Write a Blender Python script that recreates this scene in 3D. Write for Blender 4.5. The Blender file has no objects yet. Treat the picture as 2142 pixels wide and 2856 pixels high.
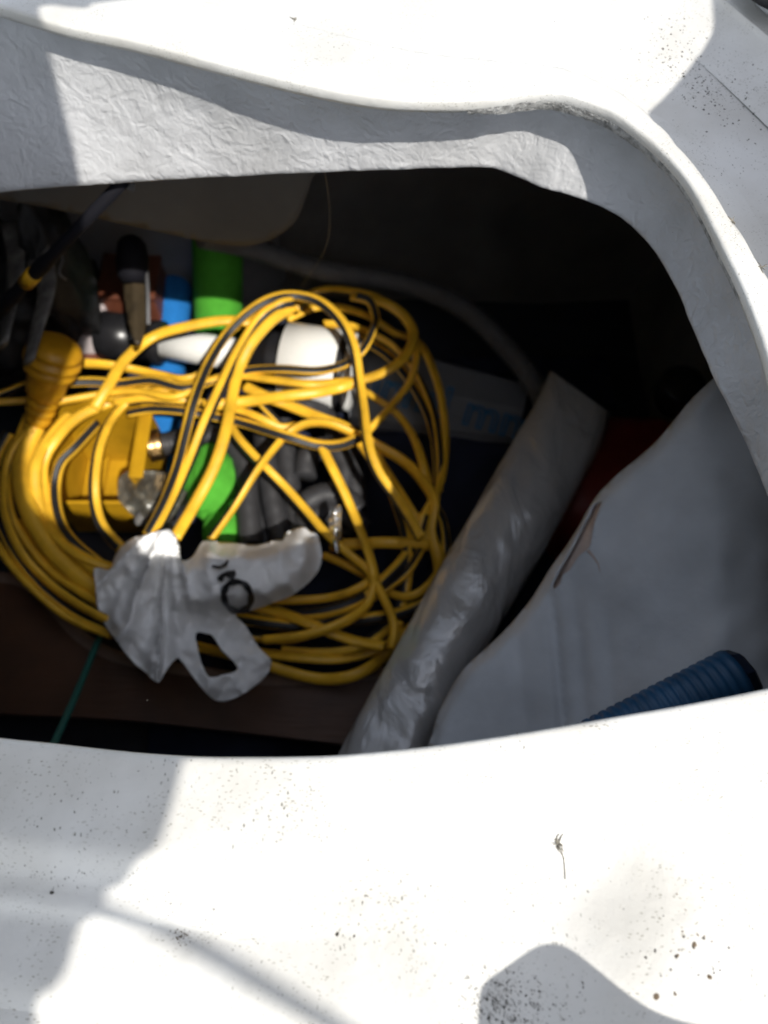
import bpy, bmesh, math, random
from mathutils import Vector, noise
from mathutils.geometry import delaunay_2d_cdt
from mathutils.bvhtree import BVHTree
random.seed(7)
R = math.radians
S = bpy.context.scene
COL = S.collection

# ------------------------------------------------------------------ camera
H = 0.275; PITCH = 65.0; FPX = 2078.0
cd = bpy.data.cameras.new('camera'); cam = bpy.data.objects.new('camera', cd); COL.objects.link(cam)
cam.location = (0, 0, H); cam.rotation_euler = (R(90 - PITCH), 0, 0)
cd.sensor_fit = 'VERTICAL'; cd.sensor_height = 36; cd.sensor_width = 27
cd.lens = 36 * FPX / 2856
cd.clip_start = 0.01; cd.clip_end = 9000
cd.dof.use_dof = True; cd.dof.focus_distance = 0.335; cd.dof.aperture_fstop = 8.0
S.camera = cam
# ------------------------------------------------------------------ light
SUN = Vector((0.42, -0.60, 1.0))            # towards the sun
w = bpy.data.worlds.new('World'); S.world = w; w.use_nodes = True
nt = w.node_tree
for n in list(nt.nodes): nt.nodes.remove(n)
sky = nt.nodes.new('ShaderNodeTexSky'); sky.sky_type = 'NISHITA'; sky.sun_disc = False
sky.sun_elevation = math.asin(SUN.normalized().z)
sky.sun_rotation = math.atan2(SUN.x, SUN.y)
bg = nt.nodes.new('ShaderNodeBackground'); bg.inputs['Strength'].default_value = 0.17
wo = nt.nodes.new('ShaderNodeOutputWorld')
hs = nt.nodes.new('ShaderNodeHueSaturation'); hs.inputs['Saturation'].default_value = .42
nt.links.new(sky.outputs[0], hs.inputs['Color']); nt.links.new(hs.outputs[0], bg.inputs[0]); nt.links.new(bg.outputs[0], wo.inputs[0])
sl = bpy.data.lights.new('sun', 'SUN'); sl.energy = 3.3; sl.angle = R(0.53); sl.color = (1.0, 0.955, 0.88)
so = bpy.data.objects.new('sun', sl); COL.objects.link(so)
so.rotation_euler = SUN.to_track_quat('Z', 'Y').to_euler(); so.location = SUN * 5
vs = S.view_settings; vs.view_transform = 'Standard'; vs.look = 'None'; vs.gamma = 1; vs.use_curve_mapping = False
vs.exposure = 0.75
S.cycles.max_bounces = 10; S.cycles.diffuse_bounces = 5; S.cycles.transparent_max_bounces = 12

# ------------------------------------------------------------------ pixel rays -> places
cp, sp_ = math.cos(R(PITCH)), math.sin(R(PITCH))
def ray(px, py):
    a = (px - 1071) / FPX; u = (1428 - py) / FPX
    return Vector((a, cp + u * sp_, -sp_ + u * cp))
def U(px, py, z):
    d = ray(px, py); return Vector((0, 0, H)) + d * ((z - H) / d.z)
def V(px, py, y):
    d = ray(px, py); return Vector((0, 0, H)) + d * (y / d.y)
DS = 1.2912
def D(dx, dy, z): return U(dx * DS, dy * DS, z)
def sm(a, b, x):
    t = max(0.0, min(1.0, (x - a) / (b - a))); return t * t * (3 - 2 * t)
def spline(P, n=8, closed=False):
    P = [Vector(p) for p in P]; N = len(P); out = []
    rng = range(N if closed else N - 1)
    for i in rng:
        if closed: a, b, c, d = P[i - 1], P[i], P[(i + 1) % N], P[(i + 2) % N]
        else: a, b, c, d = P[max(i - 1, 0)], P[i], P[i + 1], P[min(i + 2, N - 1)]
        for k in range(n):
            t = k / n
            out.append(0.5 * ((2 * b) + (c - a) * t + (2 * a - 5 * b + 4 * c - d) * t * t + (3 * b - a - 3 * c + d) * t ** 3))
    if not closed: out.append(P[-1].copy())
    return out
def resample(P, step, closed=False):
    Q = list(P) + ([P[0]] if closed else [])
    L = [0]
    for a, b in zip(Q, Q[1:]): L.append(L[-1] + (b - a).length)
    n = max(2, int(round(L[-1] / step))); out = []; j = 0
    for i in range(n if closed else n + 1):
        s = L[-1] * i / n
        while j < len(L) - 2 and L[j + 1] < s: j += 1
        t = (s - L[j]) / max(1e-9, L[j + 1] - L[j]); out.append(Q[j].lerp(Q[j + 1], t))
    return out

# ------------------------------------------------------------------ materials
def mat(name, col, rough=0.5, metal=0.0, var=0.0, vscale=20, col2=None, bump=0.0, bscale=60, bdet=4, trans=0.0,
        coat=0.0, sss=0.0, spec=0.5, bstretch=None, alpha=1.0, ior=1.45):
    m = bpy.data.materials.new(name); m.use_nodes = True
    t = m.node_tree; N = t.nodes; L = t.links; b = N['Principled BSDF']
    b.inputs['Base Color'].default_value = (*col, 1); b.inputs['Roughness'].default_value = rough
    b.inputs['Metallic'].default_value = metal; b.inputs['Transmission Weight'].default_value = trans
    b.inputs['Coat Weight'].default_value = coat; b.inputs['Specular IOR Level'].default_value = spec
    b.inputs['Alpha'].default_value = alpha; b.inputs['IOR'].default_value = ior
    tc = N.new('ShaderNodeTexCoord'); mp = N.new('ShaderNodeMapping'); L.new(tc.outputs['Object'], mp.inputs[0])
    if var > 0 or col2:
        nz = N.new('ShaderNodeTexNoise'); nz.inputs['Scale'].default_value = vscale; nz.inputs['Detail'].default_value = 6
        L.new(mp.outputs[0], nz.inputs['Vector'])
        mx = N.new('ShaderNodeMix'); mx.data_type = 'RGBA'
        c2 = col2 or tuple(c * (1 - var) for c in col)
        mx.inputs[6].default_value = (*col, 1); mx.inputs[7].default_value = (*c2, 1)
        cr = N.new('ShaderNodeMapRange'); cr.inputs[1].default_value = 0.35; cr.inputs[2].default_value = 0.68
        L.new(nz.outputs[0], cr.inputs[0]); L.new(cr.outputs[0], mx.inputs[0]); L.new(mx.outputs[2], b.inputs['Base Color'])
        rr = N.new('ShaderNodeMapRange'); rr.inputs[3].default_value = max(0, rough - .06); rr.inputs[4].default_value = min(1, rough + .08)
        L.new(nz.outputs[0], rr.inputs[0]); L.new(rr.outputs[0], b.inputs['Roughness'])
    if bump > 0:
        bz = N.new('ShaderNodeTexNoise'); bz.inputs['Scale'].default_value = bscale; bz.inputs['Detail'].default_value = bdet
        if bstretch:
            mp2 = N.new('ShaderNodeMapping'); mp2.inputs['Scale'].default_value = bstretch
            L.new(tc.outputs['Object'], mp2.inputs[0]); L.new(mp2.outputs[0], bz.inputs['Vector'])
        else: L.new(mp.outputs[0], bz.inputs['Vector'])
        bp = N.new('ShaderNodeBump'); bp.inputs['Strength'].default_value = 1.0; bp.inputs['Distance'].default_value = bump
        L.new(bz.outputs[0], bp.inputs['Height']); L.new(bp.outputs[0], b.inputs['Normal'])
    return m

def gelcoat():
    """weathered white gelcoat: fine black specks, faint dirt clouds, slight ochre"""
    m = mat('white_gelcoat', (0.80, 0.80, 0.775), 0.42, spec=.4)
    t = m.node_tree; N = t.nodes; L = t.links; b = N['Principled BSDF']
    tc = N.new('ShaderNodeTexCoord')
    def noise_(scale, det=3, stretch=(1, 1, 1), dist=0):
        mp = N.new('ShaderNodeMapping'); mp.inputs['Scale'].default_value = stretch; L.new(tc.outputs['Object'], mp.inputs[0])
        n = N.new('ShaderNodeTexNoise'); n.inputs['Scale'].default_value = scale; n.inputs['Detail'].default_value = det
        n.inputs['Distortion'].default_value = dist
        L.new(mp.outputs[0], n.inputs['Vector']); return n.outputs[0]
    def ramp(o, a, bb, lo=0.0, hi=1.0):
        r = N.new('ShaderNodeMapRange'); r.inputs[1].default_value = a; r.inputs[2].default_value = bb
        r.inputs[3].default_value = lo; r.inputs[4].default_value = hi; L.new(o, r.inputs[0]); return r.outputs[0]
    def mul(a, c):
        x = N.new('ShaderNodeMath'); x.operation = 'MULTIPLY'
        L.new(a, x.inputs[0])
        if isinstance(c, float): x.inputs[1].default_value = c
        else: L.new(c, x.inputs[1])
        return x.outputs[0]
    def mixc(f, a, c):
        x = N.new('ShaderNodeMix'); x.data_type = 'RGBA'; L.new(f, x.inputs[0])
        if isinstance(a, tuple): x.inputs[6].default_value = (*a, 1)
        else: L.new(a, x.inputs[6])
        x.inputs[7].default_value = (*c, 1); return x.outputs[2]
    base = mixc(ramp(noise_(16, 8), .36, .66, 0, 1.0), (0.60, 0.598, 0.58), (0.48, 0.47, 0.44))
    clouds = ramp(noise_(22, 4), .46, .66)
    # specks: cells whose random value is high, drawn as small dots
    def specks(scale, size, keep, stretch=(1, 1, 1)):
        mp = N.new('ShaderNodeMapping'); mp.inputs['Scale'].default_value = stretch
        mp.inputs['Rotation'].default_value = (0, 0, .4); L.new(tc.outputs['Object'], mp.inputs[0])
        ad = N.new('ShaderNodeTexNoise'); ad.inputs['Scale'].default_value = 900; L.new(tc.outputs['Object'], ad.inputs['Vector'])
        vm = N.new('ShaderNodeVectorMath'); vm.operation = 'MULTIPLY_ADD'; vm.inputs[1].default_value = (.0009,) * 3
        L.new(ad.outputs['Color'], vm.inputs[0]); L.new(mp.outputs[0], vm.inputs[2])
        v = N.new('ShaderNodeTexVoronoi'); v.inputs['Scale'].default_value = scale; L.new(vm.outputs[0], v.inputs['Vector'])
        d = ramp(v.outputs['Distance'], size, size * .55)
        s = N.new('ShaderNodeSeparateColor'); L.new(v.outputs['Color'], s.inputs[0])
        return mul(d, ramp(s.outputs[0], keep, keep + .05))
    s1 = mul(specks(700, .27, .62, (1, .55, 1)), clouds)
    s2 = mul(specks(260, .11, .95), ramp(noise_(14, 3), .42, .6))
    s3 = mul(specks(1000, .32, .45, (.5, 1, 1)), ramp(noise_(30, 3), .44, .6))
    c = mixc(mul(s3, .8), base, (0.20, 0.19, 0.15)); c = mixc(mul(s1, .95), c, (0.07, 0.07, 0.05)); c = mixc(mul(s2, .95), c, (0.03, 0.03, 0.022))
    # hairline scratches
    sc = ramp(noise_(240, 2, (.08, 1, 1), .4), .735, .77)
    c = mixc(mul(sc, .35), c, (0.35, 0.35, 0.32))
    L.new(c, b.inputs['Base Color'])
    bp = N.new('ShaderNodeBump'); bp.inputs['Distance'].default_value = .0008; bp.inputs['Strength'].default_value = .7
    L.new(noise_(130, 4), bp.inputs['Height']); L.new(bp.outputs[0], b.inputs['Normal'])
    return m

def painted_laminate():
    """grey paint rolled over rough chopped-strand laminate"""
    m = mat('grey_painted_laminate', (0.5, 0.51, 0.525), 0.4, spec=.5)
    t = m.node_tree; N = t.nodes; L = t.links; b = N['Principled BSDF']
    tc = N.new('ShaderNodeTexCoord')
    n1 = N.new('ShaderNodeTexNoise'); n1.inputs['Scale'].default_value = 36; n1.inputs['Detail'].default_value = 5; n1.inputs['Distortion'].default_value = 1.6
    n2 = N.new('ShaderNodeTexNoise'); n2.inputs['Scale'].default_value = 170; n2.inputs['Detail'].default_value = 3; n2.inputs['Distortion'].default_value = 1.2
    mp = N.new('ShaderNodeMapping'); mp.inputs['Scale'].default_value = (.8, 1, 1); mp.inputs['Rotation'].default_value = (0, .5, .3)
    n3 = N.new('ShaderNodeTexNoise'); n3.inputs['Scale'].default_value = 75; n3.inputs['Detail'].default_value = 2; n3.inputs['Distortion'].default_value = .8
    L.new(tc.outputs['Object'], mp.inputs[0]); L.new(mp.outputs[0], n3.inputs['Vector'])
    for n in (n1, n2): L.new(tc.outputs['Object'], n.inputs['Vector'])
    ab = []
    for n in (n1, n3):                                       # ridged noise: thin raised strands
        s = N.new('ShaderNodeMath'); s.operation = 'SUBTRACT'; s.inputs[1].default_value = .5; L.new(n.outputs[0], s.inputs[0])
        a = N.new('ShaderNodeMath'); a.operation = 'ABSOLUTE'; L.new(s.outputs[0], a.inputs[0])
        r = N.new('ShaderNodeMapRange'); r.inputs[1].default_value = 0; r.inputs[2].default_value = .2; r.inputs[3].default_value = 1; r.inputs[4].default_value = 0
        r.interpolation_type = 'SMOOTHSTEP'; L.new(a.outputs[0], r.inputs[0]); ab.append(r)
    s1 = N.new('ShaderNodeMath'); s1.operation = 'ADD'; L.new(ab[0].outputs[0], s1.inputs[0]); L.new(ab[1].outputs[0], s1.inputs[1])
    s2 = N.new('ShaderNodeMath'); s2.operation = 'MULTIPLY_ADD'; s2.inputs[1].default_value = 1.9
    L.new(n2.outputs[0], s2.inputs[0]); L.new(s1.outputs[0], s2.inputs[2])
    bp = N.new('ShaderNodeBump'); bp.inputs['Distance'].default_value = .0005; bp.inputs['Strength'].default_value = .75
    L.new(s2.outputs[0], bp.inputs['Height']); L.new(bp.outputs[0], b.inputs['Normal'])
    nd = N.new('ShaderNodeTexNoise'); nd.inputs['Scale'].default_value = 16; nd.inputs['Detail'].default_value = 6; L.new(tc.outputs['Object'], nd.inputs['Vector'])
    mx = N.new('ShaderNodeMix'); mx.data_type = 'RGBA'; mx.inputs[6].default_value = (0.46, 0.465, 0.475, 1); mx.inputs[7].default_value = (0.33, 0.332, 0.335, 1)
    rr = N.new('ShaderNodeMapRange'); rr.inputs[1].default_value = .42; rr.inputs[2].default_value = .75; L.new(nd.outputs[0], rr.inputs[0])
    L.new(rr.outputs[0], mx.inputs[0]); L.new(mx.outputs[2], b.inputs['Base Color'])
    return m

M = {}
M['gel'] = gelcoat()
M['flange'] = painted_laminate()
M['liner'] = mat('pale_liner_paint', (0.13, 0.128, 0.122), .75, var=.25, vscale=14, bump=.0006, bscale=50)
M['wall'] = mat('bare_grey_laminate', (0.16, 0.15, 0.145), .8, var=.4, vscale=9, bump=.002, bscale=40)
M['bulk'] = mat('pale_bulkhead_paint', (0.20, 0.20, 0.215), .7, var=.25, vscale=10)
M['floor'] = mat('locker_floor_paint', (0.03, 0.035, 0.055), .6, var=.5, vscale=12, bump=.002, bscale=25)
M['water'] = mat('sea_water', (0.012, 0.03, 0.035), .06, bump=.05, bscale=1.5, spec=.5)
M['hull'] = mat('hull_white', (0.75, 0.76, 0.76), .25)
M['yel'] = mat('yellow_cord_sheath', (0.86, 0.49, 0.034), .40, var=.32, vscale=34, bump=.0002, bscale=300, spec=.55)
M['blk'] = mat('black_cord_stripe', (0.014, 0.014, 0.015), .5, spec=.5)
M['plug'] = mat('yellow_plug_rubber', (0.56, 0.28, 0.010), .42, var=.3, vscale=45, bump=.0004, bscale=120)
M['tray'] = mat('yellow_tray_plastic', (0.48, 0.26, 0.009), .4, var=.35, vscale=22, bump=.0005, bscale=80)
M['pblack'] = mat('black_plastic', (0.015, 0.015, 0.017), .3, var=.3, vscale=60)
M['pwhite'] = mat('white_pump_plastic', (0.78, 0.78, 0.75), .28, var=.08, vscale=40)
M['green'] = mat('green_foam', (0.07, 0.33, 0.03), .85, var=.16, vscale=80, bump=.0006, bscale=420, spec=.2)
M['blue'] = mat('blue_foam', (0.014, 0.145, 0.43), .85, var=.16, vscale=80, bump=.0006, bscale=420, spec=.2)
M['ghose'] = mat('grey_hose', (0.12, 0.12, 0.125), .65, var=.2, vscale=40)
M['bhose'] = mat('black_ribbed_hose', (0.033, 0.033, 0.036), .5, var=.3, vscale=60)
M['brass'] = mat('brass', (0.62, 0.40, 0.17), .3, metal=1, var=.25, vscale=90)
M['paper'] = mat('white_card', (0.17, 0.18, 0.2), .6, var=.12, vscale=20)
M['ink'] = mat('blue_ink', (0.03, 0.15, 0.32), .6)
M['bink'] = mat('black_ink', (0.008, 0.008, 0.009), .45)
M['wood'] = mat('dark_mahogany_ply', (0.085, 0.034, 0.013), .5, var=.5, vscale=12, bump=.0008, bscale=40, bstretch=(.6, 6, 1))
M['woodedge'] = mat('pale_ply_edge', (0.20, 0.135, 0.105), .7, var=.3, vscale=50)
M['turq'] = mat('turquoise_cord', (0.015, 0.11, 0.09), .6, bump=.0006, bscale=500)
M['cushion'] = mat('pale_vinyl', (0.62, 0.655, 0.70), .5, var=.3, vscale=13, bump=.0035, bscale=18, bdet=7, spec=.35)
M['foam'] = mat('old_brown_foam', (0.62, 0.50, 0.44), .9, var=.3, vscale=60, bump=.001, bscale=300)
M['red'] = mat('red_can_plastic', (0.22, 0.012, 0.007), .45, var=.3, vscale=20)
M['bluegrip'] = mat('blue_ribbed_rubber', (0.014, 0.08, 0.18), .45, var=.25, vscale=60)
M['navy'] = mat('navy_plastic', (0.006, 0.012, 0.03), .5)
M['navycloth'] = mat('navy_cloth', (0.008, 0.014, 0.04), .85, var=.5, vscale=25, bump=.002, bscale=40)
M['canvas'] = mat('grey_canvas', (0.35, 0.36, 0.38), .85, var=.15, vscale=30)
M['matt'] = mat('matt_black_rod', (0.006, 0.006, 0.009), .75, spec=.15)
M['steel'] = mat('polished_steel', (0.75, 0.76, 0.78), .1, metal=1)
M['varnish'] = mat('varnished_teak', (0.33, 0.15, 0.05), .25, var=.5, vscale=12, coat=.5)
M['darkbag'] = mat('black_nylon', (0.018, 0.018, 0.02), .6, var=.5, vscale=30, bump=.001, bscale=150)
M['mesh'] = mat('worn_grey_webbing', (0.16, 0.155, 0.15), .75, var=.6, vscale=70, bump=.001, bscale=200)
M['brownblade'] = mat('brown_stained_blade', (0.055, 0.04, 0.022), .5, var=.5, vscale=50, bump=.0005, bscale=100)
M['palebottle'] = mat('pale_pinkish_plastic', (0.50, 0.44, 0.44), .35, var=.1, vscale=30)
M['terra'] = mat('terracotta_plastic', (0.13, 0.04, 0.02), .5, var=.25, vscale=40)
M['straw'] = mat('dry_weed', (0.22, 0.205, 0.17), .9, var=.4, vscale=400)
M['dirt'] = mat('dark_dirt', (0.07, 0.065, 0.055), .9, var=.5, vscale=600)
M['rust'] = mat('ochre_dirt', (0.16, 0.12, 0.08), .9, var=.4, vscale=600)
M['foil'] = mat('crumpled_foil', (0.75, 0.76, 0.77), .22, metal=.85, bump=.002, bscale=70)
M['monoline'] = mat('fishing_line', (0.10, 0.085, 0.06), .4)

def film(name, col, rough, mixt, bump, bscale, stretch=None, gloss=(0.8, .8, .8), gmix=.35, trl=.35):
    """thin plastic film: diffuse + translucent + sharp reflections over partly clear film"""
    m = bpy.data.materials.new(name); m.use_nodes = True; t = m.node_tree; N = t.nodes; L = t.links
    for n in list(N): N.remove(n)
    o = N.new('ShaderNodeOutputMaterial'); df = N.new('ShaderNodeBsdfDiffuse'); tl = N.new('ShaderNodeBsdfTranslucent')
    gl = N.new('ShaderNodeBsdfGlossy'); tr = N.new('ShaderNodeBsdfTransparent')
    df.inputs[0].default_value = (*col, 1); tl.inputs[0].default_value = (*col, 1)
    gl.inputs['Color'].default_value = (*gloss, 1); gl.inputs['Roughness'].default_value = rough
    tr.inputs[0].default_value = (.85, .86, .85, 1)
    tc = N.new('ShaderNodeTexCoord'); mp = N.new('ShaderNodeMapping'); mp.inputs['Scale'].default_value = stretch or (1, 1, 1)
    nz = N.new('ShaderNodeTexNoise'); nz.inputs['Scale'].default_value = bscale; nz.inputs['Detail'].default_value = 5; nz.inputs['Distortion'].default_value = 1.0
    L.new(tc.outputs['Object'], mp.inputs[0]); L.new(mp.outputs[0], nz.inputs['Vector'])
    bp = N.new('ShaderNodeBump'); bp.inputs['Distance'].default_value = bump; L.new(nz.outputs[0], bp.inputs['Height'])
    for s in (df, tl, gl): L.new(bp.outputs[0], s.inputs['Normal'])
    m1 = N.new('ShaderNodeMixShader'); m1.inputs[0].default_value = trl; L.new(df.outputs[0], m1.inputs[1]); L.new(tl.outputs[0], m1.inputs[2])
    m2 = N.new('ShaderNodeMixShader'); m2.inputs[0].default_value = mixt; L.new(m1.outputs[0], m2.inputs[1]); L.new(tr.outputs[0], m2.inputs[2])
    fr = N.new('ShaderNodeLayerWeight'); fr.inputs[0].default_value = gmix; L.new(bp.outputs[0], fr.inputs['Normal'])
    m3 = N.new('ShaderNodeMixShader'); L.new(fr.outputs['Fresnel'], m3.inputs[0]); L.new(m2.outputs[0], m3.inputs[1]); L.new(gl.outputs[0], m3.inputs[2])
    L.new(m3.outputs[0], o.inputs[0]); return m
M['bag'] = film('white_bag_film', (0.92, 0.92, 0.92), .32, .03, .0007, 45, gmix=.18, trl=.15)
M['sleeve'] = film('crumpled_clear_film', (0.60, 0.605, 0.61), .26, .05, .008, 24, (1, .5, 1), gmix=.62, trl=.15)
M['clear'] = film('dusty_clear_film', (0.40, 0.38, 0.32), .15, .68, .003, 50, gmix=.4)

# ------------------------------------------------------------------ object helpers
def tag(o, label=None, cat=None, group=None, kind=None):
    if label: o['label'] = label
    if cat: o['category'] = cat
    if group: o['group'] = group
    if kind: o['kind'] = kind
    return o
def empty(name, loc, label, cat, group=None):
    o = bpy.data.objects.new(name, None); o.location = loc; o.empty_display_size = .02; COL.objects.link(o)
    return tag(o, label, cat, group)
def obj(name, verts, faces, mats, parent=None, smooth=True, midx=None, solid=0, offset=-1):
    me = bpy.data.meshes.new(name); me.from_pydata([tuple(v) for v in verts], [], faces)
    for m in (mats if isinstance(mats, (list, tuple)) else [mats]): me.materials.append(m)
    me.polygons.foreach_set('use_smooth', [smooth] * len(me.polygons))
    if midx: me.polygons.foreach_set('material_index', midx)
    bm = bmesh.new(); bm.from_mesh(me); bmesh.ops.recalc_face_normals(bm, faces=bm.faces[:]) if not solid else None
    bm.to_mesh(me); bm.free(); me.update()
    if solid:                                   # sheets: face the sky, thickness goes below
        a = Vector((0, 0, 0))
        for p in me.polygons: a += p.normal * p.area
        if a.dot(Vector((0, -.5, 1))) < 0: me.flip_normals()
    o = bpy.data.objects.new(name, me); COL.objects.link(o)
    if parent:
        o.parent = parent; root = parent; off = Vector(parent.location)
        while root.parent: root = root.parent; off += Vector(root.location)
        o.location = -off
    if solid:
        s = o.modifiers.new('thickness', 'SOLIDIFY'); s.thickness = solid; s.offset = offset
    return o
def frames(P):
    T = []
    for i in range(len(P)):
        a = P[max(i - 1, 0)]; b = P[min(i + 1, len(P) - 1)]; T.append((b - a).normalized())
    up = Vector((0, 0, 1)); n = T[0].cross(up)
    if n.length < 1e-3: n = Vector((1, 0, 0))
    n.normalize(); F = []
    for t in T:
        n = (n - t * n.dot(t)).normalized(); F.append((t, n, t.cross(n)))
    return F
def tube(P, r, seg=12, ratio=1.0, twist=0.0, phase=0.0, cap=True, stripe=None, step=.006, rf=None):
    P = [Vector(p) for p in P]; F = frames(P); V_, Fc, mi = [], [], []
    s = 0
    for i, (p, (t, n, b)) in enumerate(zip(P, F)):
        if i: s += (P[i] - P[i - 1]).length
        rr = r(i / (len(P) - 1)) if callable(r) else r
        if rf: rr *= rf(s)
        a0 = phase + twist * s
        ca, sa = math.cos(a0), math.sin(a0); n2 = n * ca + b * sa; b2 = b * ca - n * sa
        for k in range(seg):
            a = 2 * math.pi * (k + .5) / seg; V_.append(p + n2 * math.cos(a) * rr + b2 * math.sin(a) * rr * ratio)
    for i in range(len(P) - 1):
        for k in range(seg):
            Fc.append((i * seg + k, i * seg + (k + 1) % seg, (i + 1) * seg + (k + 1) % seg, (i + 1) * seg + k))
            mi.append(1 if stripe and k in stripe else 0)
    if cap:
        Fc.append(tuple(range(seg))[::-1]); Fc.append(tuple((len(P) - 1) * seg + k for k in range(seg))); mi += [0, 0]
    return V_, Fc, mi
def lathe(p0, p1, prof, seg=28, squash=1.0):
    """prof: list of (distance fraction, radius)"""
    p0, p1 = Vector(p0), Vector(p1); ax = p1 - p0; t = ax.normalized(); n = t.cross(Vector((0, 0, 1)))
    if n.length < 1e-3: n = Vector((1, 0, 0))
    n.normalize(); b = t.cross(n); V_, F = [], []
    for f, r in prof:
        for k in range(seg):
            a = 2 * math.pi * k / seg; V_.append(p0 + ax * f + n * math.cos(a) * r + b * math.sin(a) * r * squash)
    for i in range(len(prof) - 1):
        for k in range(seg): F.append((i * seg + k, i * seg + (k + 1) % seg, (i + 1) * seg + (k + 1) % seg, (i + 1) * seg + k))
    F.append(tuple(range(seg))[::-1]); F.append(tuple((len(prof) - 1) * seg + k for k in range(seg)))
    return V_, F
def join(*parts):
    V_, F = [], []
    for v, f in parts:
        o = len(V_); V_ += list(v); F += [tuple(i + o for i in q) for q in f]
    return V_, F
def box(lo, hi, bev=.0):
    bm = bmesh.new(); bmesh.ops.create_cube(bm, size=1)
    lo, hi = Vector(lo), Vector(hi); c = (lo + hi) / 2; d = hi - lo
    for v in bm.verts: v.co = Vector((v.co.x * d.x, v.co.y * d.y, v.co.z * d.z)) + c
    if bev: bmesh.ops.bevel(bm, geom=bm.edges[:], offset=bev, segments=3, profile=.5, affect='EDGES')
    bm.verts.index_update(); r = ([v.co.copy() for v in bm.verts], [tuple(v.index for v in f.verts) for f in bm.faces]); bm.free(); return r
def inside(p, poly):
    x, y = p; c = False; j = len(poly) - 1
    for i in range(len(poly)):
        if (poly[i][1] > y) != (poly[j][1] > y) and x < (poly[j][0] - poly[i][0]) * (y - poly[i][1]) / (poly[j][1] - poly[i][1]) + poly[i][0]: c = not c
        j = i
    return c
def fill(outline, holes=(), step=10, n=4):
    """triangulated 2-D region with clean borders: returns points, triangles"""
    def dens(P): return [(v.x, v.y) for v in spline([(x, y, 0) for x, y in P], n, True)]
    O = dens(outline); Hs = [dens(h) for h in holes]
    pts, ed = [], []
    for L in [O] + Hs:
        b = len(pts); pts += [Vector(p) for p in L]; ed += [(b + i, b + (i + 1) % len(L)) for i in range(len(L))]
    xs = [p[0] for p in O]; ys = [p[1] for p in O]
    y = min(ys); row = 0
    while y < max(ys):
        x = min(xs) + (row % 2) * step / 2
        while x < max(xs):
            if inside((x, y), O) and not any(inside((x, y), h) for h in Hs): pts.append(Vector((x, y)))
            x += step
        y += step * .87; row += 1
    vo, eo, fo, *_ = delaunay_2d_cdt(pts, ed, [], 1, 1e-4)
    fo = [f for f in fo if not any(inside((sum(vo[i].x for i in f) / len(f), sum(vo[i].y for i in f) / len(f)), h) for h in Hs)
          and inside((sum(vo[i].x for i in f) / len(f), sum(vo[i].y for i in f) / len(f)), O)]
    return vo, [tuple(f) for f in fo]
def dist_edge(p, P):
    best = 1e9
    for a, b in zip(P, P[1:] + P[:1]):
        ax, ay = a; bx, by = b; dx, dy = bx - ax, by - ay; t = max(0, min(1, ((p[0] - ax) * dx + (p[1] - ay) * dy) / (dx * dx + dy * dy + 1e-9)))
        best = min(best, math.hypot(p[0] - ax - t * dx, p[1] - ay - t * dy))
    return best
def blob(c, r, sub=4, amp=.1, fr=8, rot=0, seed=0):
    bm = bmesh.new(); bmesh.ops.create_icosphere(bm, subdivisions=sub, radius=1); c = Vector(c)
    for v in bm.verts:
        d = v.co.normalized(); k = 1 + amp * noise.noise(d * fr * .3 + Vector((seed, 0, 0))) + amp * .5 * noise.noise(d * fr + Vector((0, seed, 0)))
        q = Vector((d.x * r[0], d.y * r[1], d.z * r[2])) * k
        x = q.x * math.cos(rot) - q.y * math.sin(rot); y = q.x * math.sin(rot) + q.y * math.cos(rot); v.co = Vector((x, y, q.z)) + c
    bm.verts.index_update(); o = ([v.co.copy() for v in bm.verts], [tuple(v.index for v in f.verts) for f in bm.faces]); bm.free(); return o

# ================================================================== SETTING
wv = [(-4000, -4000, -1.25), (4000, -4000, -1.25), (4000, 4000, -1.25), (-4000, 4000, -1.25)]
tag(obj('water', wv, [(0, 1, 2, 3)], M['water'], smooth=False), kind='structure')

boat = empty('sailboat', (0, 0, 0), 'white fibreglass sailboat deck with an open stern locker full of gear', 'boat')
# inner edge of the opening (pixel), and the foot of the grey flange below it with its height
PAIRS = [((-400, -85), (-400, 575), -.125), ((-200, -38), (-200, 555), -.12), ((0, 17), (0, 535), -.113), ((169, 68), (150, 521), -.107), ((363, 110), (350, 508), -.1),
    ((591, 169), (560, 494), -.09), ((844, 232), (830, 481), -.076), ((1055, 270), (1030, 474), -.066),
    ((1249, 279), (1200, 468), -.061), ((1380, 272), (1320, 465), -.06), ((1463, 259), (1385, 470), -.061), ((1549, 255), (1450, 495), -.062), ((1631, 277), (1510, 520), -.061),
    ((1705, 307), (1583, 540), -.06), ((1776, 357), (1680, 576), -.06), ((1848, 419), (1752, 622), -.06), ((1911, 490), (1824, 699), -.06),
    ((1959, 569), (1882, 800), -.06), ((2020, 690), (1925, 905), -.06), ((2080, 815), (1970, 1010), -.06), ((2142, 990), (2040, 1150), -.06),
    ((2195, 1230), (2142, 1390), -.06), ((2275, 1480), (2200, 1620), -.055), ((2320, 1700), (2230, 1800), -.04)]
Ltop = [U(*a, 0) for a, b, z in PAIRS]; Fbot = [U(*b, z) for a, b, z in PAIRS]
NEAR = [(2270, 1888), (2142, 1918), (1920, 1962), (1700, 2000), (1500, 2035), (1300, 2066), (1130, 2087), (960, 2103), (830, 2108), (700, 2109), (550, 2108), (400, 2099), (270, 2086), (140, 2071), (0, 2057), (-200, 2030), (-400, 2000)]
Nr = [U(*p, 0) for p in NEAR]
left_close = [Vector((-.27, .07, 0)), Vector((-.36, .14, 0)), Vector((-.41, .25, 0)), Vector((-.41, .38, 0)), Vector((-.385, .47, 0))]
ctrl = Ltop + Nr + left_close
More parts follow.
